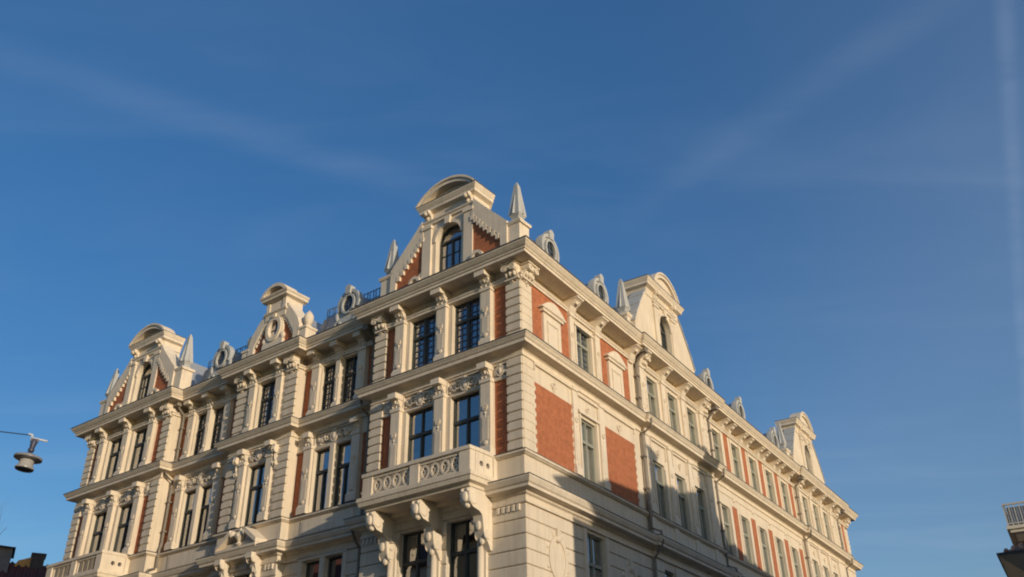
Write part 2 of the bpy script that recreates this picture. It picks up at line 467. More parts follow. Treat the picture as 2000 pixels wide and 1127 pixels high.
def add_window(F, p, z0, w, h, wall_d, style, fm=FRAME, rec=.2, curtain=None, sill=True):
    me = window_meshes(w, h, style, fm)
    o = place("window", me[0], F, p, z0, wall_d - rec)
    link("pane", me[2], None, o)
    link("interior", me[3], None, o)
    if me[1]: link("glazing_bars", me[1], None, o)
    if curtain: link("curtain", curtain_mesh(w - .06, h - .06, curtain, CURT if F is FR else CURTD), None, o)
    return o

# ------------------------------------------------------------------ repeated ornament meshes (each copy is its own part)
OC = {}
def cached(key, fn):
    if key not in OC: OC[key] = fn()
    return OC[key]
def pilaster_mesh(w, h, dep, flute=False):
    def f():
        m = MB()
        m.box(-w / 2, w / 2, .32, h - .12, -.05, dep)
        m.box(-w / 2 - .04, w / 2 + .04, 0, .24, -.05, dep + .05); m.px([(-.05, .24), (dep + .05, .24), (dep + .005, .32), (-.05, .32)], -w / 2 - .02, w / 2 + .02)
        m.box(-w / 2 - .03, w / 2 + .03, h - .12, h, -.05, dep + .04)
        # sunk panel outline and rosette drop
        m.box(-w / 2 + .07, w / 2 - .07, .5, h * .5, dep - .01, dep + .016)
        m.ring(0, h * .62, .1, .1, .04, dep - .01, dep + .035, 10); m.ball(0, h * .62, dep, .05, .05, .045)
        m.ball(0, h * .55, dep, .04, .06, .03); m.ball(0, h * .5, dep, .03, .05, .025)
        m.ball(0, .42, dep, w * .28, .08, .05)
        return m.mesh("pilaster", TRIM)
    return cached(('pil', round(w, 2), round(h, 2), round(dep, 2)), f)
def console_mesh(w, h, dep):
    """S-shaped bracket, top at z=0, hanging down h"""
    def f():
        m = MB(); prof = [(-.19, 0), (dep + .04, 0), (dep + .04, -.06)]
        for i in range(13):
            t = i / 12
            d = dep * (.92 * (1 - t) ** 1.6 + .26 * math.sin(math.pi * t) * .55 + .2 * (1 - (1 - t)))
            prof.append((max(d, .05), -.06 - (h - .06) * t))
        prof += [(-.19, -h)]
        m.px(prof, -w / 2, w / 2)
        for sx in (-1, 1):
            # scroll eyes on both cheeks
            for (d, z, r) in ((dep * .74, -.2 * h, h * .17), (dep * .26, -.78 * h, h * .12)):
                n = 10
                m.loft([(sx * (w / 2 - .01), z + r * math.sin(6.283 * k / n), d + r * math.cos(6.283 * k / n)) for k in range(n)],
                       [(sx * (w / 2 + .035), z + r * .9 * math.sin(6.283 * k / n), d + r * .9 * math.cos(6.283 * k / n)) for k in range(n)])
        m.ball(0, -h * .48, dep * .5, w * .2, h * .2, .06); m.ball(0, -h * .82, dep * .28, w * .16, h * .13, .05); m.ball(-w * .3, -h * .55, dep * .46, w * .1, h * .16, .04); m.ball(w * .3, -h * .55, dep * .46, w * .1, h * .16, .04)
        m.ball(-w * .27, -h * .22, dep * .92, w * .16, .07, .05); m.ball(w * .27, -h * .22, dep * .92, w * .16, .07, .05)
        m.box(-w / 2 - .03, w / 2 + .03, -.19, .0, -.19, dep + .075)
        return m.mesh("console", TRIM, True)
    return cached(('con', round(w, 2), round(h, 2), round(dep, 2)), f)
def bracket_mesh(w, h, dep):
    def f():
        m = MB(); m.px([(-.19, 0), (dep + .03, 0), (dep + .03, -.08), (dep * .93, -.1), (dep * .8, -h * .35), (dep * .45, -h * .55), (dep * .34, -h * .85), (dep * .22, -h), (-.19, -h)], -w / 2, w / 2)
        m.box(-w / 2 - .03, w / 2 + .03, -.07, 0, -.19, dep + .06); m.ball(0, -h * .3, dep * .78, w * .28, .1, .05)
        m.box(-w / 2 + .05, w / 2 - .05, -h - .1, -h + .02, -.19, dep * .2)
        return m.mesh("bracket", TRIM, True)
    return cached(('brk', round(w, 2), round(h, 2), round(dep, 2)), f)
def capital_mesh(w):
    """rich leaf capital over a quoin strip: top at z=0"""
    def f():
        m = MB()
        m.box(-w / 2 - .06, w / 2 + .06, -.07, 0, -.19, .36)
        m.px([(-.19, -.07), (.30, -.07), (.26, -.2), (.14, -.42), (.10, -.5), (-.19, -.5)], -w / 2, w / 2)
        for sx in (-1, 1):
            m.ring(sx * (w / 2 - .09), -.19, .12, .12, .06, .1, .34, 12); m.ball(sx * (w / 2 - .09), -.19, .3, .05)
            m.ball(sx * (w / 2 - .1), -.38, .16, .07, .1, .08)
        m.ball(0, -.18, .26, .09, .1, .09); m.ball(0, -.36, .17, .08, .11, .08)
        m.box(-w / 2 - .02, w / 2 + .02, -.56, -.5, -.19, .13)
        return m.mesh("capital", TRIM, True)
    return cached(('cap', round(w, 2)), f)
def quoin_mesh(w, h, course=.295, gap=.045, dep=.07):
    """banded quoin strip; side = depth of return blocks"""
    def f():
        m = MB(); n = max(1, round(h / course)); c = h / n
        for i in range(n):
            z = i * c; q = c - gap
            m.px([(-.04, z + .01), (dep - .02, z + .01), (dep, z + .03), (dep, z + q - .02), (dep - .02, z + q), (-.04, z + q)], -w / 2 - .02, w / 2 + .02)
        m.box(-w / 2 + .01, w / 2 - .01, 0, h, -.03, min(.022, dep * .4))
        return m.mesh("quoin", STUCCO)
    return cached(('quo', round(w, 2), round(h, 2), gap, dep), f)
def relief_mesh(w, h, seed=0):
    def f():
        rnd = random.Random(seed); m = MB()
        m.box(-w / 2, w / 2, -h / 2, -h / 2 + .05, -.05, .05); m.box(-w / 2, w / 2, h / 2 - .05, h / 2, -.05, .05)
        m.ball(0, 0, .02, h * .2, h * .3, .1); m.ring(0, 0, h * .3, h * .4, .05, -.03, .08, 16)
        m.ball(0, h * .36, .03, .06, .07, .07)
        for sx in (-1, 1):
            for k, (fx, fz, r) in enumerate(((.2, .05, .24), (.32, -.06, .18), (.42, .04, .13))):
                m.ring(sx * w * fx, h * fz, h * r, h * r, .045, -.03, .07 - .008 * k, 14, 20 + 40 * k, 320 + 40 * k)
                m.ball(sx * w * fx, h * fz, .02, .045, .045, .055)
            for k in range(9):
                x = sx * w * (.12 + .35 * k / 8); m.ball(x, h * (rnd.uniform(-.3, .3)), .01, .055, .035, .05, 6, 5)
        return m.mesh("relief_ornament", TRIM, True)
    return cached(('rel', round(w, 2), round(h, 2)), f)
def rosette_mesh(r):
    def f():
        m = MB(); m.ring(0, 0, r, r, r * .3, -.03, .05, 14, 30, 330); m.ball(0, 0, .02, r * .35, r * .35, .05)
        m.ball(0, -r * 1.3, .01, r * .35, r * .4, .04); m.ball(-r * 1.4, 0, 0, r * .4, r * .2, .03); m.ball(r * 1.4, 0, 0, r * .4, r * .2, .03)
        return m.mesh("rosette", TRIM, True)
    return cached(('ros', round(r, 2)), f)

def brick_panel(F, p, w, z0, z1, d):
    m = MB(); m.box(-w / 2, w / 2, 0, z1 - z0, -.05, .012)
    return part("brick_panel", m, BRICK, F, p, z0, d)
def rustic(mb, x0, x1, z0, z1, d, ops, course=.42):
    n = round((z1 - z0) / course); c = (z1 - z0) / n
    for i in range(n):
        a, b = z0 + i * c, z0 + (i + 1) * c - .035
        cuts = sorted((o[0], o[1]) for o in ops if o[2] < b - .02 and o[3] > a + .02)
        x = x0; segs = []
        for o in cuts:
            if o[0] > x: segs.append((x, o[0]))
            x = max(x, o[1])
        if x < x1: segs.append((x, x1))
        for s, e in segs:
            mb.px([(d - .02, a), (d + .03, a), (d + .045, a + .02), (d + .045, b - .02), (d + .03, b), (d - .02, b)], s, e)

def section(F, a, b, d, openings_up, openings_base, sunk=()):
    """one bay of wall from the ground to the eaves; openings given as (centre, width, z0, z1)"""
    c = (a + b) / 2
    conv = lambda o: (F.sgn * (o[0] - c) - o[1] / 2, F.sgn * (o[0] - c) + o[1] / 2, o[2], o[3])
    ops = [conv(o) for o in openings_up + openings_base]
    m = MB(); wall_panel(m, -(b - a) / 2, (b - a) / 2, 0, 16.5, d, ops + [conv(o) for o in sunk], skip=(-F.sgn * (b - a) / 2 if a == 0 else None))
    for o in sunk:
        x0, x1, z0, z1 = conv(o); m.quad([(x0, z0, d - SUNK), (x1, z0, d - SUNK), (x1, z1, d - SUNK), (x0, z1, d - SUNK)])
    e = .038
    rustic(m, -(b - a) / 2 - e, (b - a) / 2 + e, .6, 9.02, d, [conv(o) for o in openings_base])
    return part("wall", m, STUCCO, F, c)

SUNK = .08
CURTL = [None, 'left', None, 'both', None, 'low', None]
def pick(i, lst): return lst[i % len(lst)]

# ================================================================== LEFT FRONT
def l_pavilion(a0, axis):
    """pavilion with two windows and brick strips; a0 start, 6.4 m wide"""
    up, base = [], []
    wins = [(axis - .95, 1.17), (axis + .97, 1.17)]
    for c, w in wins: up += [(c, w, 14.42, 16.34), (c, w, 10.58, 12.95)]; base += [(c, w + .02, 6.4, 8.95)]
    sunk = [(c, 1.46, 12.96, 13.59) for c, w in wins]
    for off, w in ((-2.38, .56), (2.4, .56)): sunk += [(axis + off, w, 14.24, 16.34), (axis + off, w, 10.64, 13.02), (axis + off, w, 13.06, 13.58)]
    section(FL, a0, a0 + 6.4, 0, up, base, sunk)
    for i, (c, w) in enumerate(wins):
        add_window(FL, c, 14.42, w, 1.92, 0, 'lattice' if a0 < 5 else 'wide', curtain=None if a0 < 5 else 'low')
        add_window(FL, c, 10.58, w, 2.37, 0, 'wide', curtain=['left', 'low'][i] if a0 < 5 else 'left')
        add_window(FL, c, 6.4, w + .02, 2.55, 0, 'wide', curtain=None)
        place("relief_ornament", relief_mesh(1.36, .62, 1), FL, c, 13.28, -SUNK + .03)
        place("rosette", rosette_mesh(.09), FL, c, 16.64, -.15)
    for k, off in enumerate((-1.9, 0.01, 1.92)):
        c = axis + off
        place("pilaster", pilaster_mesh(.40, 2.16, .16), FL, c, 14.22, 0)
        place("console", console_mesh(.36, .52, .42), FL, c, 16.89, .0)
        place("pilaster", pilaster_mesh(.38, 2.5, .15), FL, c, 10.62, 0)
        place("console", console_mesh(.30, .5, .28), FL, c, 13.6, .02)
    for off, w in ((-2.38, .56), (2.4, .56)):
        brick_panel(FL, axis + off, w, 14.24, 16.34, -SUNK)
        brick_panel(FL, axis + off, w, 10.64, 13.02, -SUNK)
        place("relief_ornament", relief_mesh(.52, .5, 3), FL, axis + off, 13.32, -SUNK + .03)
    for e in (a0 + .27, a0 + 6.13):
        place("quoin", quoin_mesh(.52, 2.05), FL, e, 14.22, 0)
        place("capital", capital_mesh(.5), FL, e, 16.885, 0)
        place("rosette", rosette_mesh(.1), FL, e, 16.3, .03)
        place("quoin", quoin_mesh(.52, 2.98), FL, e, 10.62, 0)
l_pavilion(0, 3.22)
l_pavilion(18.6, 21.8)

def l_recess(a, b, mid, curtains):
    up, base = [], []
    wins = [(mid - .55, .86), (mid + .55, .86)]
    for c, w in wins: up += [(c, w, 14.42, 16.3), (c, w, 10.62, 12.93)]; base += [(c, w, 6.4, 8.93)]
    sunk = [(mid, 2.0, 12.97, 13.6)]
    for s in (-1, 1): sunk += [(mid + s * 1.7, .5, 14.24, 16.34), (mid + s * 1.7, .5, 10.64, 13.02)]
    section(FL, a, b, DREC, up, base, sunk)
    for i, (c, w) in enumerate(wins):
        add_window(FL, c, 14.42, w, 1.88, DREC, 'lattice', curtain=None)
        add_window(FL, c, 10.62, w, 2.31, DREC, 'tall', curtain=curtains[i])
        add_window(FL, c, 6.4, w, 2.53, DREC, 'tall', curtain=None)
    for off, w in ((-1.24, .4), (0, .22), (1.24, .4)):
        place("pilaster", pilaster_mesh(w, 2.16, .12), FL, mid + off, 14.22, DREC)
        place("console", console_mesh(.3, .5, .4), FL, mid + off, 16.89, DREC)
    for off, w in ((-1.24, .4), (1.24, .4)):
        place("pilaster", pilaster_mesh(w, 2.5, .11), FL, mid + off, 10.62, DREC)
        place("console", console_mesh(.28, .5, .2), FL, mid + off, 13.6, DREC + .02)
        s = 1 if off > 0 else -1
        brick_panel(FL, mid + s * 1.7, .5, 14.24, 16.34, DREC - SUNK); brick_panel(FL, mid + s * 1.7, .5, 10.64, 13.02, DREC - SUNK)
    m = MB(); m.box(-.105, .105, 0, 2.33, -.05, .05); place("pier", m.mesh("pier", TRIM), FL, mid, 10.62, DREC)
    place("relief_ornament", relief_mesh(1.9, .6, 5), FL, mid, 13.285, DREC - SUNK + .03)
    m = MB(); m.box(-1.3, 1.3, 0, .62, -.03, .03); m.box(-1.2, 1.2, .08, .54, -.0, .045)
    place("parapet_panel", m.mesh("parapet_panel", TRIM), FL, mid, 9.8, DREC)
    # frames around the first-floor pair
    m = MB()
    for x in (-1.1, 0, 1.1): m.box(x - .09, x + .09, 0, 2.55, -.03, .075)
    m.box(-1.19, 1.19, 2.56, 2.7, -.03, .08)
    place("window_surround", m.mesh("window_surround", TRIM), FL, mid, 6.4, DREC)
l_recess(6.4, 10.8, 8.84, ('left', None))
l_recess(14.4, 18.6, 16.62, ('low', 'full'))

def l_middle():
    ax = 12.58; d = DMID
    w = 1.02
    section(FL, 10.8, 14.4, d, [(ax, w, 14.42, 16.34), (ax, w, 10.6, 12.93)], [(ax, w, 6.4, 8.9)], [(ax, 1.3, 12.97, 13.6)])
    add_window(FL, ax, 14.42, w, 1.92, d, 'lattice'); add_window(FL, ax, 10.6, w, 2.33, d, 'wide', curtain='both'); add_window(FL, ax, 6.4, w, 2.5, d, 'wide')
    place("relief_ornament", relief_mesh(1.2, .6, 8), FL, ax, 13.285, d - SUNK + .03)
    for s in (-1, 1):
        place("pilaster", pilaster_mesh(.34, 2.16, .13), FL, ax + s * .8, 14.22, d)
        place("console", console_mesh(.32, .52, .42), FL, ax + s * .8, 16.89, d)
        place("pilaster", pilaster_mesh(.34, 2.5, .12), FL, ax + s * .8, 10.62, d)
        place("console", console_mesh(.28, .5, .2), FL, ax + s * .8, 13.6, d + .02)
        place("console", console_mesh(.12, .9, .14), FL, ax + s * 1.12, 13.4, d + .02)
        e = ax + s * 1.5
        place("quoin", quoin_mesh(.56, 2.05), FL, e, 14.22, d); place("capital", capital_mesh(.5), FL, e, 16.885, d)
        place("rosette", rosette_mesh(.1), FL, e, 16.3, d + .03); place("quoin", quoin_mesh(.56, 2.98), FL, e, 10.62, d)
    # hood with broken pediment and shell above the first-floor window
    m = MB(); px_, W2 = .52, 1.12
    m.px([(-.05, 9.42), (.3, 9.44), (px_ - .1, 9.56), (px_, 9.66), (px_, 9.74), (-.05, 9.80)], -W2, W2)
    for s in (-1, 1):
        m.loft([(s * W2, 9.74, -.05), (s * W2, 9.74, px_), (s * .42, 10.22, px_), (s * .42, 10.22, -.05)],
               [(s * W2, 9.90, -.05), (s * W2, 9.90, px_), (s * .42, 10.4, px_), (s * .42, 10.4, -.05)])
        m.ball(s * .36, 10.24, px_ - .12, .12, .13, .14)
    m.box(-W2 + .1, W2 - .1, 9.76, 9.96, -.05, .3)
    m.lathe([(.05, 9.8), (.16, 9.86), (.06, 9.95), (.2, 10.12), (.22, 10.2), (.1, 10.28), (.05, 10.36), (.02, 10.45)], 0, .34, 10)
    part("window_hood", m, TRIM, FL, ax, 0, d)
    for s in (-1, 1): place("console", console_mesh(.28, .95, .42), FL, ax + s * .86, 9.42, d + .04)
    for s in (-1, 1): place("rosette", rosette_mesh(.1), FL, ax + s * .3, 9.2, d + .1)
l_middle()

# ------------------------------------------------------------------ balconies
def balcony(axis, hw, fret):
    P = 1.3; m = MB()
    prof = [(.3, 9.46), (P - .22, 9.48), (P - .2, 9.56), (P - .06, 9.60), (P - .03, 9.72), (P, 9.74), (P, 9.86), (.3, 9.86)]
    # slab moulding on three sides
    for (d, z), (d2, z2) in zip(prof[1:], prof[2:]):
        e, e2 = d - P, d2 - P
        m.quad([(-hw - e - .12, z, d), (hw + e + .12, z, d), (hw + e2 + .12, z2, d2), (-hw - e2 - .12, z2, d2)])
        for s in (-1, 1):
            m.quad([(s * (hw + e + .12), z, d), (s * (hw + e + .12), z, 0), (s * (hw + e2 + .12), z2, 0), (s * (hw + e2 + .12), z2, d2)])
    z, d = prof[1][1], prof[1][0]; e = d - P
    m.quad([(-hw - e - .12, z, 0), (hw + e + .12, z, 0), (hw + e + .12, z, d), (-hw - e - .12, z, d)])
    slab = part("balcony", m, STUCCO, FL, axis)
    # parapet: piers, rails and pierced panels
    f = P - .14; m = MB()
    for x, w in ((-hw + .2, .4), (0, .36), (hw - .2, .4)): m.box(x - w / 2, x + w / 2, 9.86, 10.52, f - .22, f + .03)
    m.box(-hw - .03, hw + .03, 10.52, 10.63, f - .26, f + .07)
    m.box(-hw + .4, hw - .4, 9.86, 9.97, f - .2, f); m.box(-hw + .4, hw - .4, 10.43, 10.52, f - .2, f)
    for s in (-1, 1):
        a, b = (.18, hw - .4); n = 4; cw = (b - a) / n
        for k in range(n):
            cx = s * (a + cw * (k + .5))
            if fret:
                m.ring(cx, 10.2, cw * .47, .225, .07, f - .16, f - .02, 14)
                for q in ((-1, 1), (1, -1)):
                    m.loft([(cx - cw * .36, 10.2 + q[0] * .19 - .03, f - .15), (cx + cw * .36, 10.2 + q[1] * .19 - .03, f - .15), (cx + cw * .36, 10.2 + q[1] * .19 + .03, f - .15), (cx - cw * .36, 10.2 + q[0] * .19 + .03, f - .15)],
                           [(cx - cw * .36, 10.2 + q[0] * .19 - .03, f - .04), (cx + cw * .36, 10.2 + q[1] * .19 - .03, f - .04), (cx + cw * .36, 10.2 + q[1] * .19 + .03, f - .04), (cx - cw * .36, 10.2 + q[0] * .19 + .03, f - .04)])
            for e in (k, k + 1):
                if fret or True:
                    x = s * (a + cw * e); m.box(x - (.05 if fret else .12), x + (.05 if fret else .12), 9.97, 10.43, f - .17, f - .03)
    # closed flanks with round holes
    for s in (-1, 1):
        x0 = s * (hw - .13); x1 = s * (hw + .01)
        xs = sorted((x0, x1)); n = 10; r = .085
        D0, D1 = .06, f - .22; cs = [D0 + (D1 - D0) * .36, D0 + (D1 - D0) * .7]
        for x in xs:
            edges = [D0] + [(cs[0] + cs[1]) / 2] + [D1]
            for i, c in enumerate(cs):
                lo, hi = edges[i], edges[i + 1]
                circ = [(10.2 + r * math.sin(math.pi / 4 + 6.2832 * k / 12), c + r * math.cos(math.pi / 4 + 6.2832 * k / 12)) for k in range(12)]
                sq = []
                for k in range(12):
                    a_ = math.pi / 4 + 6.2832 * k / 12; ca, sa = math.cos(a_), math.sin(a_)
                    t = max(abs(ca), abs(sa)); qx, qz = ca / t, sa / t
                    dd = c + qx * ((hi - c) if qx > 0 else (c - lo)); zz = 10.2 + qz * ((10.52 - 10.2) if qz > 0 else (10.2 - 9.86)); sq.append((zz, dd))
                for k in range(12):
                    j = (k + 1) % 12
                    m.quad([(x, *circ[k]), (x, *sq[k]), (x, *sq[j]), (x, *circ[j])])
        for c in cs:
            for k in range(12):
                j = (k + 1) % 12
                q = [(10.2 + r * math.sin(6.2832 * t / 12), c + r * math.cos(6.2832 * t / 12)) for t in (k, j)]
                m.quad([(xs[0], *q[0]), (xs[1], *q[0]), (xs[1], *q[1]), (xs[0], *q[1])])
        m.box(xs[0] - .03, xs[1] + .03, 10.522, 10.632, .05, f - .2)
        m.box(s * hw - .18, s * hw + .06, 9.86, 10.52, .0, .16)
    part("balcony_parapet", m, TRIM, FL, axis, 0, 0, slab)
    for x in (-hw + .27, 0, hw - .27):
        b = MB(); prof = [(0, 9.46), (P - .26, 9.46), (P - .22, 9.3), (P - .25, 9.05), (P - .4, 8.92), (.62, 8.86), (.5, 8.78), (.46, 8.6), (.42, 8.3), (.3, 8.12), (.2, 8.0), (.12, 7.85), (0, 7.85)]
        b.px(prof, -.17, .17)
        for sx in (-1, 1):
            for (dd, zz, r) in ((P - .42, 9.16, .19), (.26, 8.26, .15)):
                b.loft([(sx * .165, zz + r * math.sin(.628 * k), dd + r * math.cos(.628 * k)) for k in range(10)],
                       [(sx * .2, zz + r * .85 * math.sin(.628 * k), dd + r * .85 * math.cos(.628 * k)) for k in range(10)])
        b.ball(0, 9.2, P - .24, .12, .16, .09); b.ball(0, 8.98, P - .36, .1, .09, .1); b.ball(-.1, 9.38, P - .24, .06); b.ball(.1, 9.38, P - .24, .06)
        b.ball(0, 8.5, .47, .1, .14, .07); b.ball(0, 8.1, .3, .09, .12, .08)
        part("balcony_bracket", b, TRIM, FL, axis + x if FL.sgn > 0 else axis - x, 0, 0, slab, True)
balcony(3.2, 2.15, True)
balcony(21.85, 2.05, False)
# surrounds and half-columns of the first-floor windows beneath the balconies
for ax in (3.22, 21.8):
    for off in (-1.75, .01, 1.77):
        m = MB(); m.box(-.16, .16, 6.2, 8.62, 0, .13); m.lathe([(.12, 6.25), (.12, 6.5), (.1, 6.6), (.095, 8.2), (.13, 8.26), (.1, 8.32), (.15, 8.5), (.16, 8.62)], 0, .17, 12)
        m.ball(-.1, 8.45, .27, .06); m.ball(.1, 8.45, .27, .06); m.box(-.2, .2, 8.62, 8.74, 0, .36)
        part("half_column", m, TRIM, FL, ax + off, 0, 0, None, True)
# little tooth frieze beneath the base cornice
for (c, w, d) in ((.5, .9, 0.), (5.95, .8, 0.), (11.1, .5, DMID), (14.1, .5, DMID), (19.1, .9, 0.), (24.5, .9, 0.)):
    m = MB(); x = -w / 2
    while x < w / 2 - .05:
        m.box(x, x + .085, 8.82, 9.0, d, d + .1); x += .18
    part("tooth_frieze", m, TRIM, FL, c)

# ================================================================== RIGHT FRONT
def r_simple_window(c, z0, h, d, w=1.0, curt='full', st='tall'):
    return add_window(FR, c, z0, w, h, d, st, GREENF, .14, curt)
def label_mould(c, w, z, d, drop=.16):
    m = MB(); m.box(-w / 2, w / 2, 0, .07, -.03, .07); m.box(-w / 2, -w / 2 + .06, -drop, 0, -.03, .055); m.box(w / 2 - .06, w / 2, -drop, 0, -.03, .055)
    return place("label_moulding", cached(('lm', round(w, 2), round(drop, 2)), lambda: m.mesh("label_moulding", TRIM)), FR, c, z, d)
RC = ['full', 'both', 'full', 'blind', 'full']
def r_corner():
    ax = 4.02; w = 1.06
    section(FR, 0, 8.2, 0, [(ax, w, 14.42, 16.2), (ax, w, 10.62, 12.72)], [(ax, 1.2, 6.4, 8.93)])
    r_simple_window(ax, 14.42, 1.78, 0, w, 'full', 'lattice'); r_simple_window(ax, 10.62, 2.1, 0, w, 'full', 'wide'); r_simple_window(ax, 6.4, 2.53, 0, 1.2, None, 'wide')
    for c, w_ in ((3.1, .28), (4.95, .36)):
        place("pilaster", pilaster_mesh(w_, 2.16, .1), FR, c, 14.22, 0)
        m = bracket_mesh(.4, .5, .44); place("bracket", m, FR, c, 16.89, 0)
        place("pilaster", pilaster_mesh(w_, 3.0, .07), FR, c, 10.62, 0)
    for c, w_ in ((1.81, 2.3), (6.32, 2.36)):
        brick_panel(FR, c, w_, 14.2, 16.40, 0); brick_panel(FR, c, w_, 10.62, 12.95, 0)
        # blind niche with pediment in the brick
        m = MB(); m.box(-.55, .55, 14.2, 15.66, 0, .1); m.box(-.31, .31, 14.42, 15.3, .09, .112)
        m.box(-.34, -.29, 14.42, 15.35, .09, .135); m.box(.29, .34, 14.42, 15.35, .09, .135); m.box(-.34, .34, 15.3, 15.36, .09, .138)
        m.box(-.62, .62, 14.2, 14.32, .0, .16); m.box(-.66, .66, 15.62, 15.72, .0, .17)
        poly = [(-.78, 15.72)] + [(-.74 + 1.48 * k / 10, 15.78 + .34 * math.sin(math.pi * k / 10)) for k in range(11)] + [(.78, 15.72)]
        m.pd(poly, 0, .2)
        m.pd([(x * .72, 15.74 + (z - 15.72) * .62) for x, z in poly], .2, .215)
        part("blind_niche", m, TRIM, FR, c - .05)
        for s_ in (-1, 1):
            zz = [(s_ * (w_ / 2 + .08), 10.66), (s_ * (w_ / 2 + .08), 12.94)]
            for k in range(7, -1, -1):
                a_ = 10.68 + k * .283
                zz += [(s_ * (w_ / 2 + .02), a_ + .27), (s_ * (w_ / 2 + .02), a_ + .15), (s_ * (w_ / 2 - .05), a_ + .14), (s_ * (w_ / 2 - .05), a_ + .01)]
            m = MB(); m.pd(zz, -.02, .022); part("toothed_edge", m, STUCCO, FR, c)
        label_mould(c, w_ + .1, 13.52, 0); place("rosette", rosette_mesh(.13), FR, c, 13.2, 0)
    label_mould(ax, 1.5, 13.42, 0, .5); place("rosette", rosette_mesh(.12), FR, ax, 13.08, 0)
    m = MB(); m.box(-.62, -.54, 0, 2.2, -.02, .05); m.box(.54, .62, 0, 2.2, -.02, .05); m.box(-.7, .7, 2.2, 2.3, -.02, .1)
    place("window_surround", m.mesh("window_surround", TRIM), FR, ax, 10.62, 0)
    m = MB(); m.box(-.62, -.54, 0, 1.86, -.02, .05); m.box(.54, .62, 0, 1.86, -.02, .05); m.box(-.68, .68, 1.86, 1.94, -.02, .09)
    place("window_surround", m.mesh("window_surround", TRIM), FR, ax, 14.22, 0)
    place("quoin", quoin_mesh(.58, 2.05, gap=.02, dep=.03), FR, .29, 14.22, 0); place("capital", capital_mesh(.56), FR, .3, 16.885, 0)
    place("quoin", quoin_mesh(.58, 2.98, gap=.02, dep=.03), FR, .29, 10.62, 0); place("rosette", rosette_mesh(.1), FR, .3, 16.3, .03)
    place("bracket", bracket_mesh(.4, .5, .44), FR, 7.7, 16.89, 0)
    for c in (1.62, 6.3):   # oval medallions sunk in the rusticated storey
        m = MB(); m.ring(0, 7.75, .52, .64, .13, .02, .085, 26); m.disc(0, 7.75, .40, .52, .02, .055, 24)
        m.box(-.09, .09, 8.3, 8.62, .02, .12); m.ball(0, 8.3, .08, .14, .1, .08)
        for k in range(8): m.ball(.6 * math.cos(k * .785 + .4), 7.75 + .72 * math.sin(k * .785 + .4), .05, .07, .07, .04)
        part("medallion", m, STUCCO, FR, c)
    m = MB(); m.box(-.8, -.62, 6.2, 9.0, 0, .08); m.box(.62, .8, 6.2, 9.0, 0, .08)
    part("window_surround", m, TRIM, FR, ax)
r_corner()

def r_pavilion(a, b, cs, ends):
    d = DPAV; w = .98
    section(FR, a, b, d, [q for c in cs for q in ((c, w, 14.42, 16.18), (c, w, 10.62, 12.74))], [(c, .95, 6.4, 8.75) for c in cs])
    for i, c in enumerate(cs):
        r_simple_window(c, 14.42, 1.76, d, w, 'full', 'tall'); r_simple_window(c, 10.62, 2.12, d, w, pick(i, RC), 'tall'); r_simple_window(c, 6.4, 2.35, d, .95, None, 'tall')
        label_mould(c, 1.36, 16.34, d, .14); label_mould(c, 1.36, 13.46, d, .5); place("rosette", rosette_mesh(.12), FR, c, 13.12, d)
        m = cached('rsur', lambda: (lambda q: (q.box(-.57, -.49, 0, 1.95, -.02, .045), q.box(.49, .57, 0, 1.95, -.02, .045), q.mesh("window_surround", TRIM))[-1])(MB()))
        place("window_surround", m, FR, c, 14.24, d); place("window_surround", m, FR, c, 10.64, d)
    sp = (cs[1] - cs[0]) / 2
    for c in (cs[0] - sp, cs[0] + sp, cs[1] + sp, cs[2] + sp):
        place("pilaster", pilaster_mesh(.36, 2.16, .09), FR, c, 14.22, d)
        place("bracket", bracket_mesh(.36, .5, .44), FR, c, 16.89, d)
        place("pilaster", pilaster_mesh(.34, 3.0, .07), FR, c, 10.62, d)
        m = cached('parp', lambda: (lambda q: (q.box(-.18, .18, 0, .66, -.03, .06), q.mesh("parapet_pier", TRIM))[-1])(MB()))
        place("parapet_pier", m, FR, c, 9.78, d)
    for e in ends:
        place("capital", capital_mesh(.44), FR, e, 16.885, d)
        place("quoin", quoin_mesh(.44, 2.05, gap=.02, dep=.03), FR, e, 14.22, d)
        place("rosette", rosette_mesh(.1), FR, e, 16.3, d + .03)
r_pavilion(8.2, 14.9, (9.27, 11.22, 13.14), (8.46, 14.5))
r_pavilion(27.4, 34.9, (28.55, 30.45, 32.4), (27.66, 34.55))

def r_stretch():
    cs = [16.15 + 2.32 * k for k in range(5)]; w = 1.06
    section(FR, 14.9, 27.4, 0, [q for c in cs for q in ((c, w, 14.42, 16.2), (c, w, 10.62, 12.8))], [(c, .95, 6.4, 8.75) for c in cs])
    for i, c in enumerate(cs):
        r_simple_window(c, 14.42, 1.78, 0, w, 'full', 'tall'); r_simple_window(c, 10.62, 2.18, 0, w, pick(i + 1, RC), 'tall'); r_simple_window(c, 6.4, 2.35, 0, .95, None, 'tall')
        b = c + 1.2
        brick_panel(FR, b, .5, 14.2, 16.40, 0); brick_panel(FR, b, .56, 10.62, 12.96, 0)
        m = cached('ssur', lambda: (lambda q: (q.box(-.64, -.53, 0, 2.1, -.02, .05), q.box(.53, .64, 0, 2.1, -.02, .05), q.mesh("window_surround", TRIM))[-1])(MB()))
        place("window_surround", m, FR, c, 14.24, 0); place("window_surround", m, FR, c, 10.64, 0)
        for o in (-.75, .75): place("bracket", bracket_mesh(.3, .44, .42), FR, c + o, 16.89, 0)
        m = cached('boss', lambda: (lambda q: (q.ball(0, 0, .02, .09, .09, .06), q.mesh("boss", TRIM, True))[-1])(MB()))
        place("boss", m, FR, b, 13.25, 0)
    m = MB(); m.box(-6.0, 6.0, 13.3, 13.36, -.02, .03); part("string_course", m, TRIM, FR, 21.15)
r_stretch()
